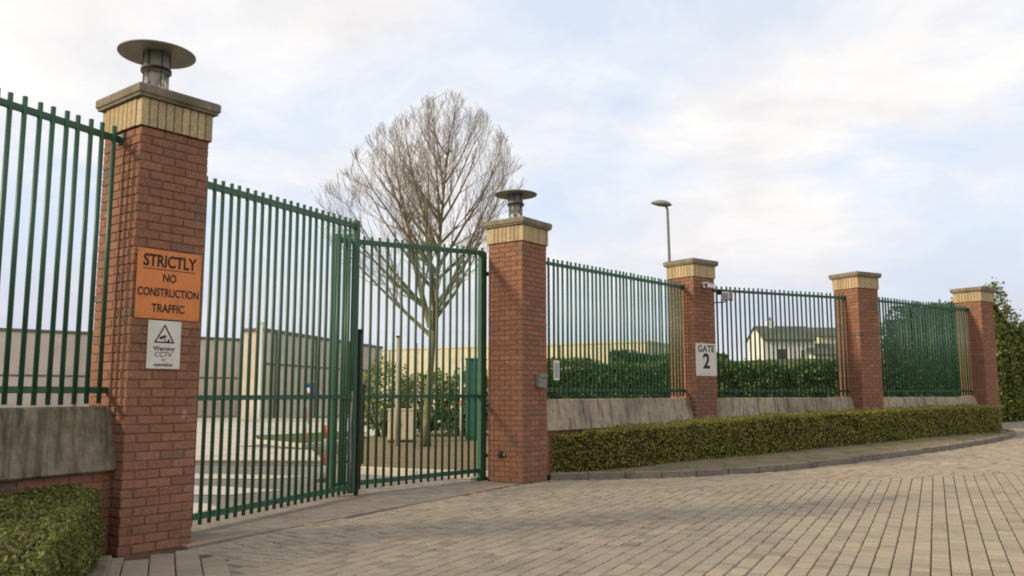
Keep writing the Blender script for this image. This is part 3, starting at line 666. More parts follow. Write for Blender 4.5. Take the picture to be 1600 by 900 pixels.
b = MB(); Mx = Matrix.Translation((-.012, 0, .068)) @ Matrix.Rotation(-.42, 4, 'Y'); b.box(-.036, .022, -.0066, -.0052, -.010, .012, M=Mx); b.box(.022, .030, -.0066, -.0052, -.006, .007, M=Mx); b.box(-.001, .006, -.0067, -.0053, .03, .062); b.box(.018, .05, -.0067, -.0053, .028, .034); b.box(.034, .05, -.0069, -.0055, .028, .05); b.obj('camera_pictogram', INK, s)
text('Warning', .058, s, (0, -.0062, -.035), bold=.0008); text('CCTV', .062, s, (-.004, -.0062, -.088)); text('in', .04, s, (0, -.0062, -.132)); text('operation', .046, s, (0, -.0062, -.176), bold=.0006)
s = face_empty('gate_number_sign', 2, 0.335, 2.035, 0.006, 'white sign reading GATE 2 on the third brick pillar', 'sign')
MB().box(-.325, .325, -.006, 0, -.33, .33, bev=.002).obj('panel', SIGNW, s)
text('GATE', .19, s, (0, -.0078, .215), bold=.004, sx=1.1); text('2', .42, s, (0, -.0078, -.045), bold=.012, sx=1.05)
b = MB()
for k in range(9): b.box(-.20 + k * .045, -.20 + k * .045 + (.022 if k % 3 else .03), -.0076, -.0062, -.292, -.276)
b.obj('small_print', NGREY, s, kind='stuff')
# camera on the third pillar, second camera housing on the railing beside it
def cctv(root, s=1.0):
    b = MB().box(-.055 * s, .055 * s, -.22 * s, .10 * s, -.045 * s, .045 * s, bev=.01); b.obj('housing', WHITE, root)
    MB().box(-.064 * s, .064 * s, -.26 * s, .10 * s, .045 * s, .055 * s).obj('sunshield', WHITE, root)
    MB().lathe([(0, 0), (.036 * s, 0), (.036 * s, .012), (0, .013)], 16).obj('lens', INK, root, loc=(0, -.221 * s, 0), rot=(math.pi / 2, 0, 0))
e1, e2 = axes(PILLARS[2][1]); p = Vector(PILLARS[2][0]) + e1 * 0.34 - e2 * 0.17
r = empty('security_camera', (p.x, p.y, 3.53), math.radians(-38), 'small white security camera near the top of the gate number pillar', 'camera'); cctv(r)
MB().tube([(0.0, 0.03, -.04), (0.05, 0.05, -.11), (0.13, 0.13, -.12)], .016, 8).obj('arm', DARK, r, True)
MB().box(0.09, 0.17, 0.12, 0.16, -.17, -.06).obj('wall_plate', DARK, r)
d = (CEN[3] - CEN[2]).normalized(); p = CEN[2] + d * 0.80; nn = Vector((d.y, -d.x))
r = empty('flood_camera', (p.x + nn.x * .12, p.y + nn.y * .12, 3.40), math.radians(-20), 'pale camera housing fixed to the railing right of the gate number pillar', 'camera'); 
MB().box(-.10, .08, -.10, .10, -.09, .08, bev=.015).obj('housing', WHITE, r); MB().box(.08, .13, -.08, .1, -.10, .10, bev=.01).obj('back_box', HOOD, r); MB().box(-.07, .05, -.108, -.098, -.06, .05).obj('glass', NGREY, r)
MB().tube([(0, .0, -.09), (-.05, .04, -.13), (-.42, .0, -.13)], .014, 8).obj('arm', HOOD, r, True)
# notice on the railing right of pillar two
d = (CEN[2] - CEN[1]).normalized(); p = CEN[1] + d * 0.94; nn = Vector((d.y, -d.x)); p = p + nn * 0.03
r = empty('fence_notice', (p.x, p.y, 1.735), math.atan2(d.y, d.x), 'small blank grey notice in a white frame tied to the railing', 'notice')
MB().box(-.075, .075, -.012, 0, -.165, .165, bev=.003).obj('frame', WHITE, r); MB().box(-.05, .05, -.0135, -.0115, -.13, .12).obj('sheet', NGREY, r)
for x in (-.06, .06): MB().tube([(x, -.005, .17), (x, .03, .20), (x, .05, .17)], .004, 6).obj('tie', DARK, r)
# intercom on pillar two, black socket on its left face
s = face_empty('intercom', 1, 0.44, 1.555, 0.0, 'grey intercom box fixed to the right face of the lamp pillar', 'intercom')
MB().box(-.10, .11, -.085, 0, -.11, .10, bev=.008).obj('box', HOOD, s); MB().box(-.085, .095, -.10, -.084, .04, .095, bev=.004).obj('hood', GREY, s); MB().box(-.06, .07, -.088, -.083, -.08, .02).obj('face_plate', GREY, s)
s = face_empty('round_socket', 1, 0.40, 0.42, 0.0, 'small black round socket low on the left face of the lamp pillar', 'socket', 'left')
MB().lathe([(0, 0.0), (.052, 0.0), (.052, .03), (.036, .045), (0, .046)], 20).obj('cover', INK, s, True, rot=(math.pi / 2, 0, 0)); MB().box(.045, .085, -.03, -.002, -.03, .03, bev=.004).obj('latch', GREY, s)

# ------------------------------------------------------------------ foliage
def leaves(P, Nn, size, ratio=0.6, tilt=0.9):
    n = len(P); d = Nn + RNG.normal(0, tilt, (n, 3)); d /= np.linalg.norm(d, axis=1)[:, None]
    a = np.cross(d, RNG.normal(0, 1, (n, 3))); a /= np.linalg.norm(a, axis=1)[:, None]; b = np.cross(d, a)
    s = size * RNG.uniform(0.55, 1.35, n)[:, None]
    V = np.stack([P - a * s, P - b * s * ratio - d * s * 0.12, P + a * s, P + b * s * ratio - d * s * 0.12], 1)
    return V
def foliage_obj(name, V, mat, parent):
    n = len(V); F = (np.arange(4)[None] + 4 * np.arange(n)[:, None]); return inst(name, np_mesh(name, V.reshape(-1, 3), F, mat), parent)
def lump(P, s, seed=0):
    """cheap smooth pseudo noise"""
    r = np.random.default_rng(seed); o = 0
    for k in range(5):
        w = r.normal(0, 1, 3) * s * (1.0 + 0.7 * k); o = o + np.sin(P @ w + r.uniform(0, 6.28)) / (1 + 0.5 * k)
    return o / 2.2
def box_hedge(path, width, ztop, dens, lsize, mat, label, parent_name='hedge', rough=0.05, zbase=None, seed=1, core=HWOOD, cat='hedge', bulge=0.0, wid=None):
    """hedge along a ground path (front foot line); it extends to the left of the path by width"""
    path = [Vector(p) for p in path]; root = empty(parent_name, (path[0].x, path[0].y, gz(*path[0])), 0, label, cat)
    o3 = np.array([path[0].x, path[0].y, gz(*path[0])]); LV = []; cb = MB()
    zt = ztop if callable(ztop) else (lambda x, y: ztop)
    tot = sum((b - a).length for a, b in zip(path, path[1:])); nacc = 0; secs = []
    wid = wid or [width] * len(path); nrm = []
    for i in range(len(path)):
        a = path[max(0, i - 1)]; b = path[min(len(path) - 1, i + 1)]; nrm.append(left_n(a, b))
    for i, (a, b) in enumerate(zip(path, path[1:])):
        L = (b - a).length
        def pt(t, off): return a.lerp(b, t) + (nrm[i].lerp(nrm[i + 1], t)) * off * (wid[i] + (wid[i + 1] - wid[i]) * t) / width
        for face in ('front', 'top', 'back', 's', 'e'):
            if face == 's' and i > 0 or face == 'e' and i < len(path) - 2: continue
            h0 = zt(a.x, a.y) - gz(*a)
            area = {'front': L * h0, 'back': L * h0 * 0.5, 'top': L * width, 's': width * h0, 'e': width * h0}[face]; n = int(area * dens)
            t = RNG.uniform(0, 1, n); u = RNG.uniform(0, 1, n); P_ = np.zeros((n, 3)); Q = np.zeros((n, 3))
            for k in range(n):
                if face in ('front', 'back'):
                    off = 0 if face == 'front' else width; p = pt(t[k], off); nv = -nrm[i] if face == 'front' else nrm[i]; q = (nv.x, nv.y, 0.15); zz = u[k]
                    p = p + nv * (bulge * math.sin(math.pi * min(1, zz * 1.1)))
                elif face == 'top': p = pt(t[k], width * u[k]); q = (0, 0, 1); zz = 1
                else:
                    tt = 0 if face == 's' else 1; p = pt(tt, width * u[k]); dd = (a - b).normalized() * (1 if face == 's' else -1); q = (dd.x, dd.y, 0.15); zz = t[k]
                zg = gz(p.x, p.y) + 0.03; P_[k] = (p.x, p.y, zg + (zt(p.x, p.y) - zg) * zz); Q[k] = q
            if n:
                lm = lump(P_, 5.0, seed)[:, None] * rough; dep = -np.abs(RNG.normal(0, rough * 0.8, n))[:, None] + np.where(RNG.uniform(0, 1, n) < .06, rough * 1.2 * RNG.uniform(0, 1, n), 0)[:, None]
                Qn = Q / np.linalg.norm(Q, axis=1)[:, None]; P_ += Qn * (lm + dep); LV.append(leaves(P_ - o3, Qn, lsize))
        # core
        ins = rough * 1.6 + 0.01
        c4 = [pt(0, ins), pt(1, ins), pt(1, width - ins), pt(0, width - ins)]
        if i == 0: sh = (b - a).normalized() * ins; c4[0] = c4[0] + sh; c4[3] = c4[3] + sh
        if i == len(path) - 2: sh = (b - a).normalized() * ins; c4[1] = c4[1] - sh; c4[2] = c4[2] - sh
        vs = [(c.x - o3[0], c.y - o3[1], gz(c.x, c.y) - o3[2]) for c in c4] + [(c.x - o3[0], c.y - o3[1], zt(c.x, c.y) - ins - o3[2]) for c in c4]
        cb.add(vs, [(0, 3, 2, 1), (4, 5, 6, 7), (0, 1, 5, 4), (1, 2, 6, 5), (2, 3, 7, 6), (3, 0, 4, 7)])
    cb.obj('inner_branches', core, root); foliage_obj('foliage', np.concatenate(LV), mat, root); return root
# low hedge in front of the wall
HF = [(0.64, 13.88), (1.6, 14.18), (2.6, 14.75), (3.5, 15.45), (4.7, 16.3), (6.2, 17.3), (7.5, 18.15), (9.4, 19.5), (11.2, 20.75), (12.35, 21.6)]
hf = [tuple(p) for p in catmull(HF, 0.7)]
box_hedge(hf, 0.80, lambda x, y: 0.685 + 0.42 * (1 - math.exp(-max(0, x - 0.6) / 5.5)) + 0.012 * math.sin(4 * x) + 0.01 * math.sin(9.3 * x + y), 1500, 0.020, BOXL, 'long low clipped hedge between the kerb and the boundary wall', rough=0.035, seed=3)
LH0 = Vector((-3.62, 7.12)); LH1 = LH0 + dl * 2.9; nL = left_n(LH1, LH0)
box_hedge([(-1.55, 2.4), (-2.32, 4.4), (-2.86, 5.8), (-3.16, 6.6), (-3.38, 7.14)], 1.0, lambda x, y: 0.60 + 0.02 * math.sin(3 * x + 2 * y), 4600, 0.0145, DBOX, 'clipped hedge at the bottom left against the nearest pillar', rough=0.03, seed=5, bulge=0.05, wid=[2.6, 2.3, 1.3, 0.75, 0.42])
poly_sheet('hedge_soil', [(-3.36, 7.12), (-4.1, 6.6), (-5.2, 2.2), (-1.5, 2.2)], 0.03, SOIL)
kerb_run('hedge_kerb', [(-1.37, 2.4), (-3.24, 7.10)], KERB, 0.06)
tw = MB()
for k in range(420):
    i = random.randrange(len(hf) - 1); a = Vector(hf[i]); b = Vector(hf[i + 1]); nn_ = left_n(a, b); up_ = random.random() < .55
    p = a.lerp(b, random.random()) + nn_ * (random.uniform(.05, .7) if up_ else .03); zt_ = 0.685 + 0.42 * (1 - math.exp(-max(0, p.x - 0.6) / 5.5))
    z_ = zt_ - .06 if up_ else random.uniform(gz(*p) + .1, zt_ - .1); q_ = (Vector((0, 0, 1)) if up_ else Vector((-nn_.x, -nn_.y, .4))) + Vector((random.uniform(-.5, .5), random.uniform(-.5, .5), random.uniform(0, .3)))
    st_ = Vector((p.x, p.y, z_)); tw.tube([st_, st_ + q_.normalized() * random.uniform(.08, .15)], [.0035, .0015], 3, cap=False)
tw.v = [(v[0] - hf[0][0], v[1] - hf[0][1], v[2] - gz(*hf[0])) for v in tw.v]
LOW = [o for o in bpy.data.objects if o.get('label', '').startswith('long low clipped')][0]; tw.obj('stray_twigs', TWIG, LOW, kind='stuff')
# tall laurel hedge beyond the last pillar
TH = [(15.6, 27.75), (16.2, 28.15), (17.2, 28.8), (19.5, 30.4), (24.5, 34.5)]
box_hedge(TH, 1.0, lambda x, y: 4.85 - 1.15 * sm((x - 16.0) / 1.6) - 0.75 * sm((16.0 - x) / .45) + 0.15 * math.sin(2.7 * y) + 0.10 * math.sin(5.1 * x), 330, 0.055, LAUR, 'tall leafy laurel hedge right of the farthest pillar', rough=0.18, seed=8)
box_hedge([(10.9, 24.6), (12.0, 24.3), (12.9, 24.2), (14.2, 25.9)], 1.7, lambda x, y: 2.6 + 1.3 * sm((x - 10.5) / 1.3) + 0.1 * math.sin(5 * x), 420, 0.05, CONI, 'dark conifer hedge behind the farthest railing panel', rough=0.12, seed=9)
box_hedge([(-0.6, 31.6), (4, 32.2), (9, 32.8), (15, 33.4)], 1.6, lambda x, y: 2.55 + 0.10 * math.sin(1.1 * x) + 0.06 * math.sin(3.3 * x), 420, 0.06, IVY, 'long leafy hedge standing behind the railings below the cottage', rough=0.14, seed=10)
box_hedge([(5.5, 45), (11.5, 45.3)], 2.4, lambda x, y: 3.45 + 0.12 * math.sin(1.4 * x), 260, 0.075, CONI, 'dark far hedge between the pale building and the third pillar', rough=0.15, seed=11)
def shrub(c, rx, ry, h, n, lsize, mat, label, z0=0.0, seed=0):
    root = empty('shrub', (c[0], c[1], z0), 0, label, 'shrub')
    r = RNG.normal(0, 1, (n, 3)); r /= np.linalg.norm(r, axis=1)[:, None]; rad = RNG.uniform(0.55, 1.0, n) ** 0.5
    P_ = r * rad[:, None]; P_ *= (1 + 0.22 * lump(r, 3.2, seed))[:, None]; P_ *= np.array([rx, ry, h / 2]); P_[:, 2] += h / 2
    P_[:, 2] = np.maximum(P_[:, 2], 0.05); foliage_obj('foliage', leaves(P_, r, lsize), mat, root)
    b = MB()
    for k in range(9):
        a = random.uniform(0, 6.28); q = random.uniform(.3, .75); b.tube([(0.1 * math.cos(a), 0.1 * math.sin(a), 0), (rx * q * .5 * math.cos(a), ry * q * .5 * math.sin(a), h * .4), (rx * q * math.cos(a), ry * q * math.sin(a), h * .75)], [.035, .025, .01], 5)
    b.obj('stems', HWOOD, root); return root
SH = [((-4.0, 26.6), .85, .8, 2.35, 2600, 'yellow green shrub inside the gate left of the cream cabinet', LAUR), ((-2.75, 27.6), 1.0, .9, 2.1, 3200, 'leafy shrub behind the cream cabinet and the bare tree', LAUR),
      ((-1.4, 27.2), .95, .8, 2.2, 3200, 'dark leafy shrub right of the bare tree trunk', IVY), ((-0.1, 28.0), 1.1, .9, 2.3, 3000, 'dark leafy shrub behind the green cabinet', IVY)]
for i, (c_, rx, ry, h_, n_, lb, mt) in enumerate(SH): shrub(c_, rx, ry, h_, n_, 0.055, mt, lb, 0.0, i)
# weeds in the soil strip and fallen leaves
P_ = []
for k in range(900):
    t = random.random(); i = min(len(hf) - 2, int(t * (len(hf) - 1))); a = Vector(hf[i]); b = Vector(hf[i + 1]); p = a.lerp(b, random.random()) - left_n(a, b) * random.uniform(-.02, 0.75)
    if p.y > np.interp(p.x, KX, KY) + .2: P_.append((p.x, p.y, gz(*p) + 0.10))
P_ = np.array(P_); V = leaves(P_, np.tile([0, 0, 1.0], (len(P_), 1)), 0.02, 0.6, 0.35)
o = inst('leaf_litter', np_mesh('leaf_litter', V.reshape(-1, 3), np.arange(4)[None] + 4 * np.arange(len(V))[:, None], BOXL), STRIP, kind='stuff')

# ------------------------------------------------------------------ bare tree
def tree(x, y, seed):
    rnd = random.Random(seed); root = empty('bare_tree', (x, y, 0.03), 0, 'tall leafless tree behind the right gate leaf', 'tree')
    TP = []
    for k in range(15):
        t = k / 14; TP.append(Vector((0.62 * t ** 1.5 + 0.05 * math.sin(5 * t), 0.06 * math.sin(4 * t), 8.0 * t)))
    TRr = [0.115 * (1 - 0.93 * (k / 14) ** 0.8) + (0.05 if k == 0 else 0) for k in range(15)]
    MB().tube(TP, TRr, 12).obj('trunk', BARK, root, True)
    twigs = MB()
    def room(p):   # how far inside the crown's outline: below 1 is inside
        t = max(0.0, min(1.0, (p.z - 2.6) / (9.35 - 2.6))); R_ = 0.15 + 2.75 * math.sin(math.pi * t ** 0.85) ** 0.85
        return math.hypot(p.x - (-0.75 + 1.3 * t), p.y) / R_ + (1.0 if p.z > 9.35 else 0)
    def grow(p, d, L, r, lvl, mb):
        pts = [p.copy()]; rs = [r]; n = 5 if lvl < 2 else 3; q = p.copy(); dd = d.copy(); kids = []
        for k in range(n):
            up = (0.10, 0.17, 0.22, 0.24)[lvl - 1]
            dd = (dd + Vector((rnd.uniform(-.10, .10), rnd.uniform(-.10, .10), up + rnd.uniform(-.06, .06)))).normalized(); q = q + dd * (L / n)
            pts.append(q.copy()); rs.append(max(0.0030, r * (1 - 0.82 * (k + 1) / n))); kids.append((q.copy(), dd.copy(), rs[-1], (k + 1) / n))
        mb.tube(pts, rs, 7 if lvl == 1 else (5 if lvl == 2 else 3), cap=False)
        return kids
    def rot_dir(d, ang, az):
        a = d.orthogonal().normalized(); a.rotate(Matrix.Rotation(az, 3, d)); v = d.copy(); v.rotate(Matrix.Rotation(ang, 3, a)); return v.normalized()
    def sub(kids, L, lvl, mb):
        for (q, dd, r, t) in kids:
            if t < 0.15: continue
            m_ = {2: 2, 3: 1 + (rnd.random() < .3), 4: 1}[lvl]
            for j in range(m_ + (1 if t > .95 else 0)):
                ang = rnd.uniform(.38, .80) if lvl < 4 else rnd.uniform(.3, .7); v = rot_dir(dd, ang, rnd.uniform(0, 6.28))
                if v.z < .1: v.z = .1 + rnd.random() * .3; v.normalize()
                l2 = L * rnd.uniform(.6, 1.1) * (1 - 0.35 * t)
                for _ in range(5):
                    if room(q + v * l2 * 1.05) > rnd.uniform(.92, 1.12): l2 *= .72
                if l2 < .08: continue
                k2 = grow(q, v, l2, max(.0040, r * .60), lvl, mb)
                if lvl < 4: sub(k2, L * .62, lvl + 1, mb)
    z = 2.75; az = 0.4; i = 0
    limbs = []
    while z < 7.6:
        t = z / 8.0; c_ = TP[int(t * 14)]; az += 2.4 + rnd.uniform(-.35, .35)
        el = 0.46 + 0.55 * t + rnd.uniform(-.12, .12); L = 0.5; rs_ = 0
        while L < 4.6 and room(Vector((c_.x + math.cos(az) * math.cos(el + .1) * L, math.sin(az) * math.cos(el + .1) * L, z + L * math.sin(el + .12)))) < .9: L += .1
        L = max(.9, L * rnd.uniform(.85, 1.05))
        limbs.append((Vector((c_.x, c_.y, z)), Vector((math.cos(az) * math.cos(el), math.sin(az) * math.cos(el), math.sin(el))), L, 0.065 * (1.25 - t)))
        z += rnd.uniform(.14, .26)
    limbs.append((Vector((0.1, 0, 3.0)), Vector((-.36, .1, .9)).normalized(), 4.6, 0.08)); limbs.append((Vector((0.1, 0, 3.1)), Vector((.5, -.1, .85)).normalized(), 3.6, 0.06))
    for (a_, z_, e_, L_) in ((3.2, 3.3, .72, 3.7), (2.75, 3.9, .70, 3.3), (3.55, 4.4, .78, 3.2), (3.0, 5.0, .82, 2.9), (3.3, 5.7, .9, 2.4)):
        c_ = TP[int(z_ / 8.0 * 14)]; limbs.append((Vector((c_.x, c_.y, z_)), Vector((math.cos(a_) * math.cos(e_), math.sin(a_) * math.cos(e_), math.sin(e_))), L_, .05))
    for (p, d, L, r) in limbs:
        mb = MB(); k1 = grow(p, d, L, r, 1, mb); mb.obj('limb', BARK, root, True); sub(k1, L * .40, 2, twigs)
    k1 = [(TP[k], Vector((0, 0, 1)), TRr[k], .5) for k in range(9, 15)]; sub(k1, 1.1, 2, twigs)
    twigs.obj('twigs', TWIG, root, kind='stuff'); print('twig faces', len(twigs.f))
tree(-2.18, 21.6, 4)

# ------------------------------------------------------------------ things inside the site
def put_post(x, y, h, r0, mat, name, label, cat, z=0.0):
    r = empty(name, (x, y, z), 0, label, cat); MB().tube([(0, 0, 0), (0, 0, h)], [r0, r0 * .9], 10).obj('shaft', mat, r, True); return r
m = Mat('cream_cabinet', 0.6); CREAM = m.col(m.ramp(m.noise(6), [(0.3, (0.60, 0.50, 0.33)), (0.7, (0.70, 0.60, 0.42))])).m
m = Mat('weathered_timber', 0.9); TIMB = m.col(m.ramp(m.noise(12, 4, stretch=(1, 1, .2)), [(0.3, (0.30, 0.25, 0.18)), (0.7, (0.46, 0.40, 0.30))])).m
m = Mat('cabinet_green', 0.5); CABG = m.col(m.ramp(m.noise(5), [(0.3, (0.02, 0.10, 0.075)), (0.7, (0.03, 0.13, 0.095))])).m
r = empty('electrical_cabinet', (-3.02, 23.6, 0.03), 0.12, 'low cream cabinet beside the pale post inside the gate', 'cabinet')
MB().box(-.37, .37, -.2, .2, .06, .86, bev=.01).obj('body', CREAM, r); MB().box(-.39, .39, -.22, .22, .86, .90, bev=.008).obj('top', CREAM, r); MB().box(-.36, .36, -.19, .19, 0, .06).obj('base', DARK, r)
for x in (-.18, .18): MB().box(x - .17, x + .17, -.208, -.2, .10, .83, bev=.003).obj('door', CREAM, r)
MB().box(-.03, -.015, -.22, -.208, .42, .52).obj('handle', DARK, r)
r = put_post(-2.93, 22.0, 2.75, 0.06, TIMB, 'pale_post', 'pale round post left of the bare tree', 'post', .03); MB().tube([(0, 0, 2.75), (0, 0, 2.80)], .066, 10).obj('cap', DARK, r)
put_post(-2.36, 21.0, 2.55, 0.035, TIMB, 'tree_stake', 'thin timber stake tied beside the bare tree trunk', 'stake', .03)
r = empty('green_cabinet', (-1.02, 24.3, 0.03), -0.05, 'tall green cabinet behind the hinge end of the right gate leaf', 'cabinet')
MB().box(-.27, .27, -.25, .25, .05, 2.25, bev=.015).obj('body', CABG, r); MB().box(-.29, .29, -.27, .27, 2.25, 2.31, bev=.01).obj('roof', CABG, r); MB().box(-.24, .24, -.262, -.25, .12, 2.18, bev=.004).obj('door', CABG, r); MB().box(.16, .19, -.28, -.262, 1.05, 1.25).obj('handle', DARK, r); MB().box(-.25, .25, -.23, .23, 0, .05).obj('base', KERB, r)
r = put_post(-1.42, 24.2, 2.2, 0.045, WHITE, 'white_post', 'white post beside the tall green cabinet', 'post', .03); MB().box(-.05, .05, -.06, .05, .98, 1.12).obj('red_box', ORS, r)
# orange and white marker posts
m = Mat('marker_orange', 0.5); MOR = m.col((0.80, 0.13, 0.045)).m
mkl = ['orange and white marker post farthest left inside the gate', 'short orange and white marker post nearest the left gate leaf', 'orange and white marker post between the thick gate stiles']
for i, (u, yy, h_) in enumerate(((478.5, 23.5, 1.47), (508, 13.9, 0.93), (539, 17.6, 1.46))):
    x = (u - 800) / 1330 * (yy * math.cos(PITCH)); r = empty('marker_post', (x, yy, -0.085 if yy < 20 else -0.045), 0, mkl[i], 'marker post', 'orange and white marker posts inside the gate')
    MB().lathe([(0, 0), (.17, 0), (.17, .04), (.06, .09), (0, .09)], 16).obj('rubber_base', DARK, r, True)
    n = 5 if h_ > 1 else 4
    for k in range(n):
        z0 = .08 + (h_ - .08) * k / n; MB().tube([(0, 0, z0), (0, 0, .08 + (h_ - .08) * (k + 1) / n)], .04, 12).obj('orange_band' if (n - k) % 2 else 'white_band', MOR if (n - k) % 2 else WHITE, r, True)
m = Mat('sign_blue', 0.5); BLUE = m.col((0.02, 0.06, 0.30)).m
r = empty('blue_sign', (-9.1, 38.5, -.05), 0, 'small blue and white sign on a post far inside the gate', 'sign'); MB().tube([(0, 0, 0), (0, 0, 1.85)], .03, 8).obj('pole', GREY, r); MB().box(-.22, .22, -.05, -.03, 1.3, 1.85, bev=.004).obj('panel', BLUE, r); MB().box(-.12, .12, -.056, -.05, 1.42, 1.64).obj('white_panel', WHITE, r)

# street lamp behind the third pillar
r = empty('street_lamp', (5.55, 29.6, 0.1), 0, 'tall grey street lamp rising behind the third pillar', 'street lamp')
MB().tube([(0, 0, 0), (0, 0, 1.2)], .085, 14).obj('lower_column', GREY, r, True); MB().tube([(0, 0, 1.2), (0, 0, 5.0), (-.04, 0, 7.72), (-.10, 0, 7.84)], [.06, .055, .045, .04], 12).obj('column', GREY, r, True)
b = MB(); prof = [(-.06, .03), (.04, .13), (.20, .19), (.42, .18), (.58, .11), (.68, .03)]
for (t, w) in prof:
    for k in range(10):
        a = 2 * math.pi * k / 10; z_ = math.sin(a) * w * (.75 if math.sin(a) > 0 else .45); b.v.append((.06 - t, math.cos(a) * w * 1.1, 7.88 + z_ + t * .10))
for i in range(len(prof) - 1):
    for k in range(10): b.f.append((i * 10 + k, i * 10 + (k + 1) % 10, i * 10 + 10 + (k + 1) % 10, i * 10 + 10 + k)); b.m.append(0)
b.f += [tuple(range(10)), tuple(reversed(range(50, 60)))]; b.m += [0, 0]; b.obj('lantern', HOOD, r, True)

# ------------------------------------------------------------------ far buildings
def bmat(name, a, b_, sc=1.5):
    m = Mat(name, 0.85); return m.col(m.mix(mask(m, m.noise(.6, 5), .4, .7), m.ramp(m.noise(sc, 5, .7), [(.3, a), (.7, b_)]), tuple(x * .88 for x in a))).m
PALEW = bmat('pale_cladding', (0.66, 0.57, 0.38), (0.74, 0.65, 0.45)); TANW = bmat('tan_panel', (0.58, 0.49, 0.38), (0.66, 0.56, 0.44)); GREYW = bmat('grey_panel', (0.55, 0.48, 0.41), (0.63, 0.55, 0.47)); TRIM = bmat('grey_trim', (0.14, 0.12, 0.10), (0.2, 0.17, 0.15))
WHW = bmat('white_render', (0.72, 0.70, 0.62), (0.80, 0.78, 0.70)); SLATE = bmat('mossy_slate', (0.10, 0.105, 0.075), (0.15, 0.15, 0.11), 6); m = Mat('window_glass', .15); WGL = m.col((.05, .055, .06)).m
def shed(a, b, depth, h, mat, label, npan, z0=-.6, trim=TRIM, bands=()):
    a, b = Vector(a), Vector(b); d = b - a; L = d.length
    r = empty('industrial_building', (a.x, a.y, 0), math.atan2(d.y, d.x), label, 'building')
    MB().box(0.02, L - .02, 0.06, depth, z0, h - .05).obj('wall', mat, r); MB().box(-.05, L + .05, -.06, depth + .05, h - .05, h + .12).obj('parapet', trim, r)
    pw = L / npan; me = MB().box(.015, pw - .015, 0, .08, z0, h - .06, bev=.01).mesh('panel', mat)
    for k in range(npan): inst('panel', me, r, (k * pw, 0, 0))
    for z_ in bands: MB().box(0, L, -.03, .0, z_ - .05, z_ + .05).obj('band', trim, r)
    for k in range(0, npan, 4): MB().tube([(k * pw + pw, -.08, z0), (k * pw + pw, -.08, h)], .06, 6).obj('downpipe', trim, r)
    return r
shed((-29.5, 43.6), (-15.4, 56.0), 14, 4.7, GREYW, 'long grey panelled building seen left of the gate', 14, bands=(2.3,))
shed((-13.1, 45.0), (-9.6, 63.0), 1.2, 4.65, TANW, 'tan walled building behind the left gate leaf', 14, bands=(2.9,))
r = empty('white_column', (-13.28, 44.9, 0), 0, 'tall white corner column between the grey and tan buildings', 'column'); MB().box(-.13, .13, -.13, .13, -.3, 5.0, bev=.01).obj('shaft', WHW, r); MB().box(-.17, .17, -.17, .17, 5.0, 5.1, bev=.01).obj('cap', WHW, r)
shed((-13.0, 84), (11.2, 70.5), 16, 5.55, PALEW, 'long pale yellow building behind the tree and first railing panel', 24, trim=PALEW, bands=())
# cottage
r = empty('white_cottage', (26.3, 89, 4.0), math.radians(7), 'small white cottage with a mossy slate roof beyond the hedge', 'cottage')
CL, CD, CE, CR = 5.6, 4.2, 2.95, 4.3
MB().prism([(0, 0), (CL, 0), (CL, CD), (0, CD)], -.6, CE).obj('wall', WHW, r)
b = MB(); b.add([(0, 0, CE), (0, CD, CE), (0, CD / 2, CR), (.25, 0, CE), (.25, CD, CE), (.25, CD / 2, CR)], [(0, 2, 1), (3, 4, 5), (0, 3, 5, 2), (1, 2, 5, 4)]); b.obj('gable', WHW, r)
b = MB(); b.add([(CL - .25, 0, CE), (CL - .25, CD, CE), (CL - .25, CD / 2, CR), (CL, 0, CE), (CL, CD, CE), (CL, CD / 2, CR)], [(0, 2, 1), (3, 4, 5), (0, 3, 5, 2), (1, 2, 5, 4)]); b.obj('gable', WHW, r)
for s_ in (0, 1):
    y0, y1 = (-.3, CD / 2) if s_ == 0 else (CD + .3, CD / 2); za, zb_ = CE - .15, CR + .06
    MB().add([(-.15, y0, za), (CL + .15, y0, za), (CL + .15, y1, zb_), (-.15, y1, zb_), (-.15, y0, za + .14), (CL + .15, y0, za + .14), (CL + .15, y1, zb_ + .14), (-.15, y1, zb_ + .14)], [(0, 3, 2, 1), (4, 5, 6, 7), (0, 1, 5, 4), (1, 2, 6, 5), (2, 3, 7, 6), (3, 0, 4, 7)]).obj('roof_slope', SLATE, r)
ch = MB().box(1.35, 2.05, CD / 2 - .35, CD / 2 + .35, CR - .4, CR + .75).obj('chimney', WHW, r); MB().tube([(1.7, CD / 2, CR + .75), (1.7, CD / 2, CR + 1.1)], .13, 8).obj('chimney_pot', TRIM, ch)
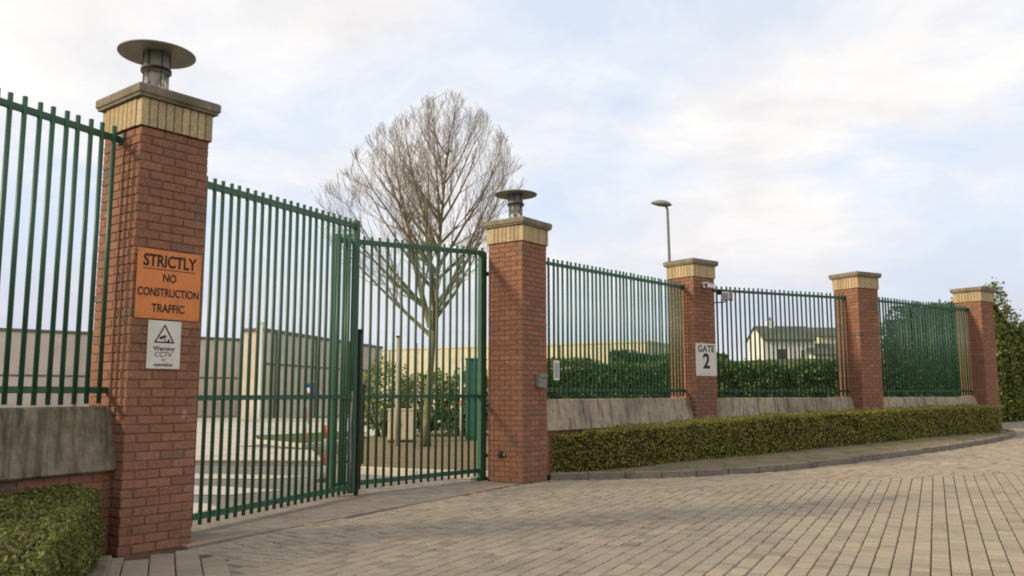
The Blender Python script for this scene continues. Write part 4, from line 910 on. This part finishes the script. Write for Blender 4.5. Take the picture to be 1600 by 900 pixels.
def window(x, z_, w, h_, parent, yy=0):
    f = MB().box(x, x + w, yy - .05, yy + .03, z_, z_ + h_).obj('window', WHW, parent); MB().box(x + .07, x + w - .07, yy - .055, yy - .045, z_ + .07, z_ + h_ - .07).obj('pane', WGL, f); MB().box(x - .06, x + w + .06, yy - .12, yy, z_ - .08, z_).obj('sill', TRIM, f)
window(1.45, .75, .95, 1.25, r); window(4.0, .95, .45, .95, r)
f = MB().box(2.75, 3.45, -.04, .03, 0, 1.95).obj('door', SIGNW, r)
b2 = empty('cottage_shed', (31.3, 88.2, 4.0), math.radians(6), 'low outbuilding with a slate roof at the right end of the cottage', 'outbuilding')
MB().box(0, 5.6, 0, 2.6, -.6, 1.3).obj('wall', WHW, b2)
MB().add([(-.25, -.25, 1.2), (5.8, -.25, 1.2), (5.8, 2.6, 2.5), (-.25, 2.6, 2.5), (-.25, -.25, 1.32), (5.8, -.25, 1.32), (5.8, 2.6, 2.62), (-.25, 2.6, 2.62)], [(0, 3, 2, 1), (4, 5, 6, 7), (0, 1, 5, 4), (1, 2, 6, 5), (2, 3, 7, 6), (3, 0, 4, 7)]).obj('roof', SLATE, b2)
r3 = empty('pale_house', (37.5, 104, 4.0), math.radians(5), 'pale yellow house far behind the cottage outbuilding', 'house')
MB().box(0, 6.5, 0, 7, -.6, 4.3).obj('wall', PALEW, r3); MB().add([(-.2, -.3, 4.25), (6.7, -.3, 4.25), (6.7, 3.5, 5.6), (-.2, 3.5, 5.6), (-.2, 7.3, 4.25), (6.7, 7.3, 4.25)], [(0, 1, 2, 3), (3, 2, 5, 4), (0, 3, 4), (1, 5, 2)]).obj('roof', SLATE, r3)
window(1.2, 1.2, 1.1, 1.3, r3); window(4.0, 1.2, 1.1, 1.3, r3)
# overhead cable
b = MB(); A_ = Vector((33, 60, 8.4)); B_ = Vector((19.5, 28, 9.0)); pts = [A_.lerp(B_, k / 12) - Vector((0, 0, 0.7 * math.sin(math.pi * k / 12))) for k in range(13)]
print('objects', len(bpy.data.objects))
